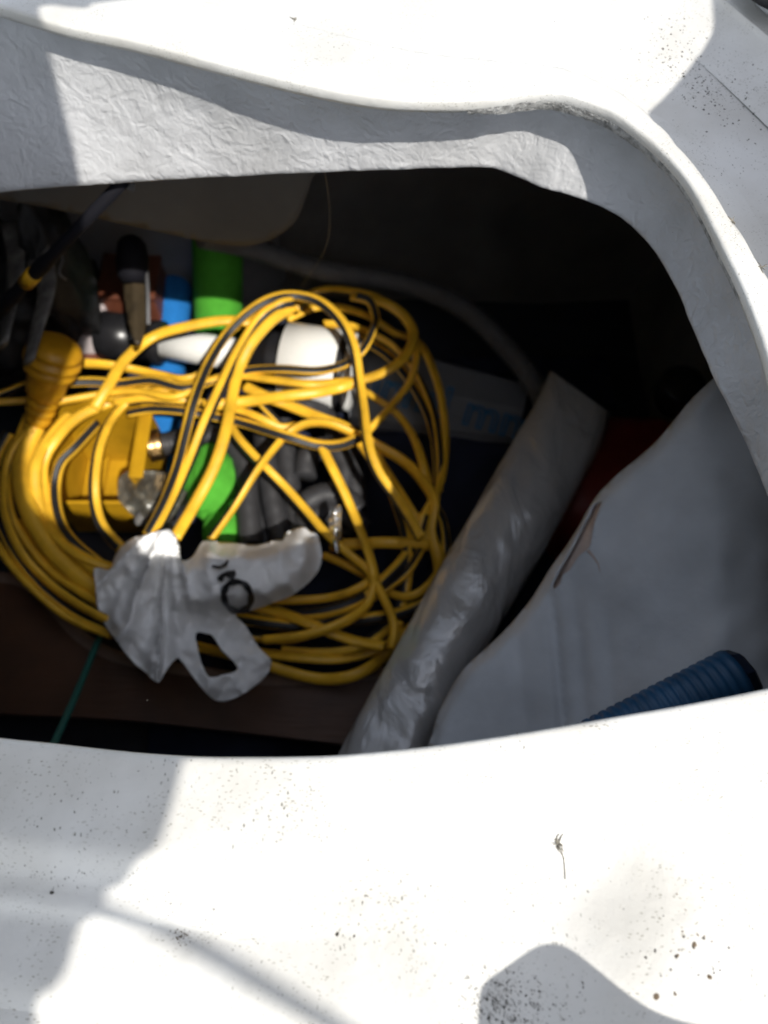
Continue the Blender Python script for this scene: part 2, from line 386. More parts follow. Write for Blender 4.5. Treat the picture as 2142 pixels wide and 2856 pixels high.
loop = resample(spline(ctrl, 10, True), .004, True)
NL = len(loop)
def normals(P, wdw):
    out = []; n = len(P)
    for i in range(n):
        t = P[(i + wdw) % n] - P[(i - wdw) % n]; out.append(Vector((t.y, -t.x, 0)).normalized())
    return out
nrm = normals(loop, 3)
area = sum(loop[i].x * loop[(i + 1) % NL].y - loop[(i + 1) % NL].x * loop[i].y for i in range(NL))
if area < 0: nrm = [-v for v in nrm]
wide = [sum((nrm[(i + k) % NL] for k in range(-14, 15)), Vector()).normalized() for i in range(NL)]
nsm = [sum((nrm[(i + k) % NL] for k in range(-5, 6)), Vector()).normalized() for i in range(NL)]
# outer border of the raised lip, as pixel line -> distance from the inner edge
OUT = resample(spline([U(*p, 0) for p in [(-400, -330), (100, -140), (591, 0), (810, 48), (1097, 118), (1342, 154), (1487, 166), (1607, 188), (1704, 227), (1776, 275), (1843, 333),
      (1945, 458), (2041, 593), (2142, 752), (2260, 1000), (2330, 1300), (2360, 1600), (2340, 1900)]], 8), .003)
def lipw(i):
    p, n = loop[i], nsm[i]; best = .06
    for q in OUT:
        d = q - p; a = d.dot(n)
        if a > 0 and (d - n * a).length < .0035: best = min(best, a)
    return best
lw = [lipw(i) if (nsm[i].y > -.25) else .03 for i in range(NL)]
for _ in range(10): lw = [(lw[i - 1] + lw[i] + lw[(i + 1) % NL]) / 3 for i in range(NL)]
def deck_z(i, s):
    """height of the deck at distance s out from loop point i"""
    far = sm(-.35, .15, nsm[i].y + (.5 if loop[i].x > .12 else 0)); x = loop[i].x
    L = lw[i]
    drop = .007 + .006 * sm(.06, .15, x)
    zf = -.0022 * sm(.0, L, s) - drop * sm(L - .0005, L + .006, s) - .0
    if s > L + .006: zf += -.05 * (s - L) * 0
    # near side: long shallow steps that flatten out towards the right
    k = 1 - sm(-.08, .03, x)
    z1 = -.010 * sm(.030, .046, s) * k; z2 = -.010 * sm(.050, .056, s) * k * .5 - .012 * sm(.072, .10, s) * k
    crown = .0 - .006 * sm(.0, .09, s) * (1 - k)
    bump = .0085 * math.exp(-((x - .062) / .022) ** 2 - ((s - .048) / .022) ** 2)
    return far * zf + (1 - far) * (z1 + z2 + crown - bump)
offs = [0, .0006, .0014, .0026, .004, .006] + [.008 + .0028 * k for k in range(48)] + [.16, .2]
V_, F_ = [], []
zprof = {0: -.0018, .0006: -.0007, .0014: -.0002, .0026: 0}
for s in offs:
    for i in range(NL):
        n = nsm[i].lerp(wide[i], sm(0, .03, s)); p = loop[i] + n * s
        V_.append((p.x, p.y, deck_z(i, s) + zprof.get(s, 0)))
# outer rectangle ring
def rect(p, n):
    lo, hi = (-1.25, -.75), (.95, .85); t = 9
    if n.x > 1e-6: t = min(t, (hi[0] - p.x) / n.x)
    if n.x < -1e-6: t = min(t, (lo[0] - p.x) / n.x)
    if n.y > 1e-6: t = min(t, (hi[1] - p.y) / n.y)
    if n.y < -1e-6: t = min(t, (lo[1] - p.y) / n.y)
    return p + n * t
cen = Vector((-.1, .22, 0))
base = len(offs) - 1
last = [Vector(V_[base * NL + i]) for i in range(NL)]
for f in (.25, .55, 1.0):
    for i in range(NL):
        d = (last[i] - cen); d.z = 0; d.normalize(); q = rect(Vector((last[i].x, last[i].y, 0)), d)
        p = Vector((last[i].x, last[i].y, 0)).lerp(q, f); V_.append((p.x, p.y, last[i].z * (1 - f) - .012 * f))
rows = len(offs) + 3
for j in range(rows - 1):
    for i in range(NL):
        a, b = j * NL + i, j * NL + (i + 1) % NL; F_.append((a, b, b + NL, a + NL))
# the turned-down inner edge and the underside lip returning to the flange
b0 = len(V_)
for (s, z) in ((.0003, -.006), (.0012, -.0085), (.005, -.0092), (.0175, -.0092)):
    for i in range(NL): p = loop[i] + nsm[i] * s; V_.append((p.x, p.y, z))
for i in range(NL):
    j = (i + 1) % NL; F_.append((j, i, b0 + i, b0 + j))
    for k in range(3): F_.append((b0 + k * NL + j, b0 + k * NL + i, b0 + (k + 1) * NL + i, b0 + (k + 1) * NL + j))
# underside of deck (closes the moulding)
u0 = len(V_)
for i in range(NL): p = loop[i] + nsm[i] * .045; V_.append((p.x, p.y, -.018))
for i in range(NL):
    j = (i + 1) % NL; F_.append((b0 + 3 * NL + j, b0 + 3 * NL + i, u0 + i, u0 + j))
u1 = len(V_)
for i in range(NL):
    x, y, z = V_[(rows - 1) * NL + i]; V_.append((x, y, -.04))
for i in range(NL):
    j = (i + 1) % NL; F_.append((u0 + j, u0 + i, u1 + i, u1 + j)); F_.append((u1 + j, u1 + i, (rows - 1) * NL + i, (rows - 1) * NL + j))
deck = obj('deck', V_, F_, M['gel'], boat)
DV, DF = list(V_), list(F_)
def drop(x, y, top=.03):
    h = deck_bvh.ray_cast(Vector((x, y, top)), Vector((0, 0, -1))); return h[0].z if h[0] else 0

# hull sides, floor and walls of the locker
hv = []
for z, k in ((-.04, 1.0), (-.5, .97), (-1.4, .8)):
    for x, y in ((-1.24, -.74), (.94, -.74), (.94, .84), (-1.24, .84)): hv.append((x * k, y * k, z))
hf = [(a + 4 * l, (a + 1) % 4 + 4 * l, (a + 1) % 4 + 4 * l + 4, a + 4 * l + 4) for l in (0, 1) for a in range(4)]
obj('hull', hv, hf, M['hull'], boat, smooth=False)
X0, X1, Y0, Y1, ZF = -.62, .42, -.12, .80, -.585
def wallmesh(a, b):
    """bowed vertical laminate wall between two plan points"""
    a, b = Vector(a), Vector(b); n = Vector((-(b - a).y, (b - a).x, 0)).normalized(); vv, ff = [], []; nx, nz = 30, 14
    for j in range(nz + 1):
        for i in range(nx + 1):
            p = a.lerp(b, i / nx); z = -.035 + (ZF + .035) * j / nz
            q = p + n * (.012 * noise.noise(Vector((p.x * 6, p.y * 6, z * 6))) - .06 * (j / nz) ** 3); vv.append((q.x, q.y, z))
    for j in range(nz):
        for i in range(nx): k = j * (nx + 1) + i; ff.append((k, k + 1, k + nx + 2, k + nx + 1))
    return vv, ff
for a, b in (((X0, Y1), (X1, Y1)), ((X1, Y1), (X1, Y0)), ((X1, Y0), (X0, Y0)), ((X0, Y0), (X0, Y1))):
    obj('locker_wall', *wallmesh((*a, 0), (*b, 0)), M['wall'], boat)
vv, ff = [], []
for j in range(31):
    for i in range(31):
        x = X0 + (X1 - X0) * i / 30; y = Y0 + (Y1 - Y0) * j / 30; vv.append((x, y, ZF + .01 * noise.noise(Vector((x * 7, y * 7, 0)))))
for j in range(30):
    for i in range(30): k = j * 31 + i; ff.append((k, k + 1, k + 32, k + 31))
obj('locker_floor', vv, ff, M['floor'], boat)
bv, bf = [], []
for j in range(13):
    for i in range(25):
        x = -.60 + .46 * i / 24; z = -.05 - .53 * j / 12; bv.append((x, .70 + .05 * sm(-.22, -.14, x) + .01 * noise.noise(Vector((x * 8, z * 8, 0))), z))
for j in range(12):
    for i in range(24): k = j * 25 + i; bf.append((k, k + 1, k + 26, k + 25))
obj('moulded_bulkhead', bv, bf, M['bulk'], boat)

# flange: grey painted band hanging under the lip
pl = spline(Ltop, 10); pf = spline(Fbot, 10); NP = len(pl)
def near_n(p):
    j = min(range(NL), key=lambda i: (loop[i] - p).length_squared); return nsm[j]
fn = [near_n(p) for p in pl]
fn = [sum((fn[max(0, min(NP - 1, i + k))] for k in range(-6, 7)), Vector()).normalized() for i in range(NP)]
rowsf = 26; fv, ff = [], []
for j in range(rowsf + 1):
    t = j / rowsf
    for i in range(NP):
        top = pl[i] + fn[i] * .0155 + Vector((0, 0, -.0098)); bot = pf[i]
        p = top.lerp(bot, t)
        p += fn[i] * (.006 * math.sin(math.pi * t) * (1 - .3 * t))
        k = noise.noise(p * 26) * .0012 + noise.noise(p * 90) * .0007
        p += fn[i] * k
        
        if j == rowsf: p.z += .0004 * noise.noise(p * 120)
        fv.append(p)
nb = len(fv)
for (dn, dz) in ((.0015, -.0015), (.004, -.0018), (.008, .001), (.016, .006)):
    for i in range(NP): fv.append(pf[i] + fn[i] * dn + Vector((0, 0, dz + .0004 * noise.noise(pf[i] * 120))))
for j in range(rowsf + 4):
    for i in range(NP - 1): a = j * NP + i; ff.append((a, a + 1, a + NP + 1, a + NP))
obj('rim_flange', fv, ff, M['flange'], boat)
# scuffed black moulding-edge strip in the corner under the lip
sv, sf = [], []
idx = [i for i, p in enumerate(pl) if 1300 < 1071 + FPX * p.x / (p.y * cp + H * sp_) < 2080]
for i in idx:
    e = .0006 + .0024 * sm(0, 12, i - idx[0]) * (1 - sm(40, 80, i - idx[0]))
    for a, z in ((.0004, -.0055), (.0002, -.0075 - e * .3), (.0016, -.0095 - e)):
        q = pl[i] + fn[i] * a; sv.append((q.x, q.y, z + .0006 * noise.noise(q * 400)))
for k in range(len(idx) - 1):
    for a in (0, 1): sf.append((k * 3 + a, k * 3 + a + 1, k * 3 + a + 4, k * 3 + a + 3))
scuff = mat('scuffed_edge', (0.42, 0.42, 0.41), .8, bump=.0012, bscale=700, col2=(0.14, 0.14, 0.135), vscale=220)
obj('scuffed_edge', sv, sf, scuff, boat)
# liner panel hanging behind the flange
lp = [(-300, 440), (0, 440), (400, 430), (870, 440), (868, 500), (850, 560), (825, 615), (780, 655), (720, 680), (660, 686), (560, 672), (450, 648), (300, 615), (150, 583), (0, 556), (-150, 530), (-300, 505)]
vo, fo = fill(lp, step=30)
lv = [V(p.x, p.y, .525) for p in vo]
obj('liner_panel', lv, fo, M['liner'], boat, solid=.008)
# stepped coaming with non-skid dimples at the upper right corner
P_ = [U(x, y, -.003) for x, y in ((2900, 900), (2500, 440), (2300, 250), (2142, 110), (2075, 55), (2010, 0), (1900, -82), (1780, -160), (1600, -260))]
P_ = [Vector((p.x, p.y, 0)) for p in P_]
cl = resample(spline(P_, 8), .004); cn = normals(cl + [], 1); cn[0] = cn[1]; cn[-1] = cn[-2]
if cn[10].x < 0: cn = [-v for v in cn]
cvs, cf = [], []; prof = [(-.034, -.0142), (-.030, -.0125), (-.020, -.0115), (-.012, -.0095), (-.006, -.007), (-.002, -.0047), (-.0006, -.0036), (.0002, -.0022), (.001, -.0019), (.0018, -.0025), (.0032, -.0040), (.008, -.0047), (.03, -.0045), (.08, -.005), (.14, -.03)]
for i, p in enumerate(cl):
    for a, z in prof: q = p + cn[i] * a; cvs.append((q.x, q.y, z))
m_ = len(prof)
for i in range(len(cl) - 1):
    for k in range(m_ - 1): a = i * m_ + k; cf.append((a, a + 1, a + m_ + 1, a + m_))
obj('coaming_step', cvs, cf, M['gel'], boat)
o_ = len(DV); DV += [tuple(v) for v in cvs]; DF += [tuple(i + o_ for i in f) for f in cf]
deck_bvh = BVHTree.FromPolygons([Vector(v) for v in DV], DF)

# ---- winch on the coaming, upper right corner
wc = U(2212, -20, 0); wc.z = -.004
win = empty('deck_winch', wc, 'black and chrome winch at the top right corner of the deck', 'winch')
obj('winch_base', *lathe(wc, wc + Vector((0, 0, .05)), [(0, .022), (.12, .022), (.16, .021), (.2, .020)]), M['hull'], win)
obj('winch_drum', *lathe(wc + Vector((0, 0, .0101)), wc + Vector((0, 0, .06)), [(0, .036), (.1, .035), (.5, .032), (.9, .036), (1, .034)]), M['pblack'], win)
obj('winch_cap', *lathe(wc + Vector((0, 0, .0602)), wc + Vector((0, 0, .07)), [(0, .026), (.6, .026), (1, .02)]), M['steel'], win)

# ================================================================== ADDED OUT-OF-FRAME SHAPES THAT THROW THE SHADOWS
def shifted(px, py, h, z=0): return U(px, py, z) + SUN * h
# unseen canvas sheet added overhead, its edge cut to cast the left-hand shadow
edge = [(80, 2856), (110, 2810), (160, 2745), (185, 2680), (205, 2605), (262, 2535), (285, 2470), (335, 2435), (372, 2395), (425, 2345), (452, 2285), (478, 2200), (500, 2120)]
h = .46
pts = [shifted(x, y, h + .009, -.009) if y > 2420 else shifted(x, y, h) for x, y in edge]
pts += [shifted(512, 2098, h), shifted(520, 2075, h), shifted(420, 1990, h), U(108, 1420, -.44) + SUN * (h + .44), U(80, 1230, -.44) + SUN * (h + .44), U(170, 1080, -.39) + SUN * (h + .39), U(215, 545, -.08) + SUN * (h + .08), U(150, 190, -.03) + SUN * (h + .03), U(120, 60, -.015) + SUN * (h + .015), U(260, 5, 0) + SUN * h, U(100, -200, 0) + SUN * h]
pts = [Vector((p.x, p.y, 0)) for p in pts]
x_far = -1.1
pts += [Vector((x_far, .75, 0)), Vector((x_far, .2, 0)), Vector((x_far, -.6, 0)), Vector((pts[0].x - .06, -.6, 0))]
vo, fo = fill([(p.x, p.y) for p in pts], step=.03)
av = [(p.x, p.y, h + .004 * noise.noise(Vector((p.x * 8, p.y * 8, 0)))) for p in vo]
aw = empty('shadow_canvas', (-1.0, .1, -.012), 'unseen grey canvas sheet added overhead to cast the shadow on the left', 'shadow caster')
obj('canvas', av, fo, M['canvas'], aw, solid=.003)
for y in (.7, -.55):
    v, f, _ = tube([(-1.08, y, -.015), (-1.08, y, h)], .011); obj('pole', v, f, M['steel'], aw)
# unseen rope added overhead to cast the thin blurred shadow
hh = .6
rp = resample(spline([shifted(x, y, hh + .009, -.009) for x, y in ((160, 2500), (310, 2560), (480, 2635), (660, 2725), (800, 2800), (920, 2865), (1100, 2980))], 6), .02)
d0 = (rp[0] - rp[2]).normalized(); d1 = (rp[-1] - rp[-3]).normalized()
rp = [rp[0] + d0 * .5] + rp + [rp[-1] + d1 * .35, rp[-1] + d1 * .5 + Vector((0, 0, -.1)), Vector((.35, -.6, -.012))]
v, f, _ = tube(rp, .0034, 10); tag(obj('shadow_rope', v, f, M['canvas']), 'unseen thin rope added overhead to throw the blurred line of shadow', 'rope')
# unseen teak leaf added at right, outline follows the shadow edge it casts
h2 = .24
tb = [(1975, -60), (2000, 20), (2030, 95), (2015, 150), (1970, 218), (1912, 286), (1862, 338), (1875, 372), (1950, 470), (2041, 600), (2142, 765), (2230, 960)]
tp = [shifted(x, y, h2, -.008) for x, y in tb]
tp = [(p.x, p.y) for p in tp] + [(.33, .02), (.42, -.12), (.8, -.15), (.85, .4), (.55, .5), (.33, .47)]
vo, fo = fill(tp, step=.04)
tbl = empty('shadow_leaf', (.6, .2, -.012), 'unseen varnished teak leaf on one steel leg, added to shade the deck at right', 'table')
obj('leaf_top', [(p.x, p.y, h2 - .008) for p in vo], fo, M['varnish'], tbl, smooth=False, solid=.014, offset=1)
v, f, _ = tube([(.6, .2, -.015), (.6, .2, h2 - .0085)], .02, 16); obj('leg', v, f, M['steel'], tbl)
# rounded panel added out of view, shaped to cast the hump of shadow lower right
h3 = .085
lb = [(1318, 2880), (1318, 2800), (1322, 2735), (1345, 2702), (1385, 2674), (1430, 2645), (1480, 2622), (1530, 2620), (1580, 2638), (1640, 2682), (1720, 2745), (1800, 2795), (1900, 2826), (2040, 2838)]
lpv = [shifted(x, y, h3 + .012, -.012) for x, y in lb + [(2250, 2875)]]; lpv = [(p.x, p.y) for p in lpv] + [(.30, -.125), (.30, -.22), (.2, -.25), (.09, -.22), (.068, -.16)]
vo, fo = fill(lpv, step=.02)
lid = empty('shadow_panel', (.19, -.19, -.012), 'unseen rounded white panel added at the near right to cast a hump of shadow', 'hatch lid')
obj('panel', [(p.x, p.y, h3 + .003) for p in vo], fo, M['gel'], lid, solid=.008)
v, f, _ = tube([(.2, -.2, -.012), (.2, -.2, h3)], .006, 12); obj('prop', v, f, M['steel'], lid)

# ================================================================== LOCKER CONTENTS
# ---- plywood board at the near side
far = [(-300, 1590), (-120, 1590), (0, 1602), (60, 1612), (120, 1650), (170, 1705), (225, 1765), (300, 1812), (400, 1842), (520, 1860), (700, 1885), (900, 1885), (1060, 1870), (1250, 1860), (1500, 1900)]
near = [(1500, 2140), (1000, 2080), (700, 2045), (350, 2008), (0, 1990), (-300, 1970)]
ZB = -.478
fw = [U(*p, ZB) for p in far]; nw = [U(*p, ZB) for p in near]
vo, fo = fill([(p.x, p.y) for p in fw + nw], step=.03)
ply = empty('plywood_board', (fw[3].x, .2, ZB - .012), 'dark mahogany plywood board with a wavy pale edge below the cord', 'board')
obj('board_face', [(p.x, p.y, ZB) for p in vo], fo, M['wood'], ply, smooth=False, solid=.012, offset=-1)
e = resample(spline(fw, 6), .006); ev, ef = [], []
for i, p in enumerate(e):
    n = Vector((0, 1, 0)) if i in (0, len(e) - 1) else Vector((-(e[i + 1] - e[i - 1]).y, (e[i + 1] - e[i - 1]).x, 0)).normalized()
    for a, z in ((-.009, .0006), (.0, .0012), (.0035, -.002), (.0035, -.013)): ev.append(p + n * a + Vector((0, 0, z)))
for i in range(len(e) - 1):
    for k in range(3): ef.append((i * 4 + k, i * 4 + k + 1, i * 4 + k + 5, i * 4 + k + 4))
obj('pale_edge', ev, ef, M['woodedge'], ply)
# ---- navy cloth on the floor
nv, nf = [], []
for j in range(41):
    for i in range(41):
        x = -.25 + .55 * i / 40; y = .06 + .55 * j / 40
        q = Vector((x * 9, y * 9, 3)); nv.append((x, y, -.535 + .03 * noise.noise(q) + .012 * noise.noise(q * 3)))
for j in range(40):
    for i in range(40): k = j * 41 + i; nf.append((k, k + 1, k + 42, k + 41))
tag(obj('navy_cloth', nv, nf, M['navycloth']), 'crumpled navy cloth spread under the yellow cord on the locker floor', 'cloth')

# ---- printed carton
a, b, c, d_ = U(960, 920, -.50), U(1480, 1062, -.50), U(1440, 1235, -.52), U(975, 1185, -.52)
ct = empty('printed_carton', (a + b + c + d_) / 4 + Vector((0, 0, -.03)), 'long white carton with outlined blue lettering behind the cord', 'carton')
n = (b - a).cross(d_ - a).normalized(); n = n if n.z > 0 else -n
rows_ = [(0, -.03), (.02, -.008), (.08, 0), (.5, .006), (.92, 0), (.98, -.008), (1, -.03)]
v = []; f = []
for s in (0, 1):
    for t, q in rows_: v.append((a.lerp(d_, t) if s == 0 else b.lerp(c, t)) + n * q)
m_ = len(rows_)
for k in range(m_ - 1): f.append((k, k + 1, m_ + k + 1, m_ + k))
f.append(tuple(range(m_))[::-1]); f.append(tuple(m_ + k for k in range(m_))); f.append((0, m_, 2 * m_ - 1, m_ - 1))
obj('carton_box', v, f, M['paper'], ct, smooth=False)
def text_mesh(name, body, origin, ux, uy, size, m, parent, outline=False, ext=.0002):
    cu = bpy.data.curves.new(name, 'FONT'); cu.body = body; cu.size = size; cu.extrude = ext
    if outline: cu.fill_mode = 'NONE'; cu.bevel_depth = size * .022; cu.extrude = 0
    to = bpy.data.objects.new('tmp', cu); COL.objects.link(to)
    dg = bpy.context.evaluated_depsgraph_get(); me = bpy.data.meshes.new_from_object(to.evaluated_get(dg))
    uz = ux.cross(uy); vs_ = [origin + ux * p.co.x + uy * p.co.y + uz * (p.co.z + .0006) for p in me.vertices]
    fs = [tuple(p.vertices) for p in me.polygons]; bpy.data.objects.remove(to); bpy.data.curves.remove(cu)
    return obj(name, vs_, fs, m, parent, smooth=False)
ux = (b - a).normalized(); uy = n.cross(ux).normalized()
text_mesh('lettering', 'nnmJ mmnl', a.lerp(d_, .68).lerp(b.lerp(c, .68), .04) + n * .006, ux, uy, .06, M['ink'], ct, outline=True)

# ---- grey hose behind
gp = resample(spline([U(560, 660, -.36), U(700, 692, -.40), U(900, 755, -.43), U(1120, 790, -.44), U(1290, 860, -.44), U(1420, 980, -.45), U(1500, 1090, -.46), U(1560, 1230, -.5)], 8), .0022)
v, f, _ = tube(gp, .0125, 16, rf=lambda s: 1 + .07 * math.sin(s * 900)); tag(obj('ribbed_hose', v, f, M['ghose']), 'grey ribbed hose curving along the dark back of the locker', 'hose')
v, f, _ = tube(resample(spline([V(905, 470, .42), U(920, 600, -.2), U(905, 700, -.3), U(840, 800, -.40)], 6), .01), .0003, 5)
tag(obj('fishing_line', v, f, M['monoline']), 'hair-thin fishing line hanging down to the top of the cord', 'line')

# ---- foam noodles
def rounded(n=6, r=.03, L=.3, e=.8):
    pr = [(r * (1 - math.cos(k / n * math.pi / 2)) * e / L, r * math.sin(k / n * math.pi / 2)) for k in range(n + 1)]
    pr[0] = (0, r * .02); return pr + [(1 - x, y) for x, y in pr[::-1]]
def noodle(name, p0, p1, r, m, label, cat='pool noodle', e=.8):
    L = (p1 - p0).length; return tag(obj(name, *lathe(p0, p1, rounded(7, r, L, e), 32), m), label, cat)
noodle('foam_noodle', U(607, 600, -.40), U(610, 985, -.555), .0315, M['green'], 'thick green foam noodle standing behind the white pump tube', e=.3)
noodle('foam_noodle', U(492, 770, -.50), U(435, 1370, -.562), .0225, M['blue'], 'blue foam noodle just left of the green one', e=1.0)
gf = blob(U(590, 1345, -.47), (.033, .045, .03), 4, .18, 6, .1, 3.3)
gf2 = blob(U(620, 1480, -.475), (.022, .03, .02), 3, .05, 4, 0, 1)
fl = empty('foam_float', U(590, 1400, -.5), 'bright green rounded foam float above the white plastic bag', 'float')
obj('float_body', *gf, M['green'], fl); obj('float_tail', *gf2, M['green'], fl)

# ---- bilge pump
pz = -.472
pA, pB = U(278, 930, pz), U(1000, 1042, pz)
pm = empty('bilge_pump', (pA + pB) / 2, 'black and white tubular hand pump lying across the noodles', 'pump')
def seg(x0, x1): return pA.lerp(pB, (x0 - 278) / 722), pA.lerp(pB, (x1 - 278) / 722)
obj('handle', *lathe(*seg(284, 462), [(0, .026), (.03, .029), (.55, .029), (.58, .0235), (.8, .0235), (.82, .027), (.98, .027), (1, .022)]), M['pblack'], pm)
obj('rod_tube', *lathe(*seg(462, 700), [(0, .0195), (1, .0195)]), M['pwhite'], pm)
obj('collar', *lathe(*seg(700, 800), [(0, .026), (.05, .033), (.6, .034), (.62, .036), (.68, .034), (.74, .036), (.8, .034), (.86, .036), (.92, .034), (1, .034)]), M['pblack'], pm)
obj('barrel', *lathe(*seg(800, 952), [(0, .045), (.02, .049), (.95, .049), (1, .048)], 40), M['pwhite'], pm)
obj('ring', *lathe(*seg(952, 972), [(0, .0495), (.5, .0515), (1, .0495)], 40), M['pblack'], pm)
obj('end_cap', *lathe(*seg(972, 992), [(0, .047), (.7, .047), (1, .042)], 40), M['pwhite'], pm)

# ---- yellow tray
x1 = U(384, 1220, -.432).x; y0, y1 = U(384, 1325, -.43).y, U(384, 1150, -.43).y + .02; ZT = -.583
ty = empty('yellow_tray', (-.4, .4, -.56), 'open yellow plastic tray behind the coils on the left', 'tray')
for nm, lo, hi in (('side_wall', (x1 - .004, y0, ZT), (x1, y1, -.433)), ('side_wall', (x1 - .11, y1 - .004, ZT), (x1 - .0045, y1, -.434)),
                   ('side_wall', (x1 - .114, y0, ZT), (x1 - .1105, y1, -.44)), ('side_wall', (x1 - .11, y0, ZT), (x1 - .0045, y0 + .004, -.50)), ('tray_floor', (x1 - .11, y0 + .0045, -.57), (x1 - .0045, y1 - .0045, -.566))):
    obj(nm, *box(lo, hi, .0008), M['tray'], ty, smooth=False)
for k in range(2): obj('rib', *box((x1 - .085 + k * .04, y0 + .005, -.5655), (x1 - .081 + k * .04, y1 - .005, -.558), .0008), M['tray'], ty, smooth=False)
obj('rim', *box((x1 - .0005, y0 - .003, -.4325), (x1 + .013, y1 + .004, -.429), .0012), M['tray'], ty, smooth=False)

# ---- clear bag with small things in it
cb = empty('clear_bag', U(430, 1400, -.46), 'small crumpled clear plastic bag of odds and ends beside the green float', 'plastic bag')
vo, fo = fill([(340, 1322), (400, 1312), (470, 1318), (520, 1322), (532, 1390), (512, 1440), (470, 1492), (430, 1505), (385, 1450), (345, 1412), (328, 1380)], step=7)
cbo = [(340, 1322), (520, 1322), (532, 1390), (470, 1492), (430, 1505), (345, 1412), (328, 1380)]
bz = lambda x, y: -.462 + .024 * sm(0, 60, dist_edge((x, y), cbo)) + .006 * (1 - 2 * abs(noise.noise(Vector((x * .03, y * .03, 4)))))
obj('film', [U(p.x, p.y, bz(p.x, p.y)) for p in vo], fo, M['clear'], cb, solid=.0006)
for (x, y, m_, r) in ((372, 1378, 'yel', .008), (392, 1398, 'turq', .005), (445, 1350, 'terra', .006), (480, 1440, 'terra', .005), (430, 1420, 'pwhite', .011), (400, 1440, 'mesh', .012)):
    obj('trinket', *blob(U(x, y, -.458), (r, r * .7, r * .6), 2, .3, 5, x, y), M[m_], cb)

# ---- black hose with brass fitting
hz = -.472
bh = empty('black_hose', U(700, 1300, hz), 'folded black ribbed hose with a brass fitting on its end', 'hose')
hp = [(446, 1240), (480, 1236), (560, 1215), (640, 1235), (680, 1300), (690, 1400), (700, 1520)]
rib = lambda s: 1 + .05 * math.sin(s * 1500)
def hose(P, r=.0125, ribs=rib, z=hz, nm='hose_length'):
    Q = resample(spline([U(x, y, z + (zz[0] if zz else 0)) for x, y, *zz in P], 8), .0013)
    v, f, _ = tube(Q, r, 14, rf=ribs); return obj(nm, v, f, M['bhose'], bh)
hose(hp, .013, z=-.462)
hose([(735, 1190), (745, 1300), (765, 1420), (790, 1540)], .013, z=-.475)
hose([(790, 1180), (800, 1290), (815, 1400), (850, 1530)], .0125, z=-.478)
hose([(650, 1330), (705, 1320), (735, 1400), (740, 1540)], .013, z=-.49)
hose([(690, 1130), (800, 1110), (900, 1160), (960, 1240), (985, 1350), (990, 1500)], .014, z=-.482)
hose([(850, 1330), (860, 1270), (920, 1250), (960, 1300), (940, 1370), (880, 1390), (850, 1440), (870, 1520)], .0135, z=-.474)
hose([(850, 1405), (900, 1380), (960, 1390), (1000, 1430)], .0135, z=-.465)
hose([(850, 1455), (910, 1430), (970, 1440), (1010, 1480)], .0135, z=-.47)
fA, fB = U(412, 1246, -.46), U(455, 1238, -.461)
obj('brass_fitting', *lathe(fA, fB, [(0, .016), (.08, .0185), (.3, .0185), (.34, .017), (.44, .0188), (.54, .017), (.64, .0188), (.74, .017), (.85, .0185), (1, .016)]), M['brass'], bh)

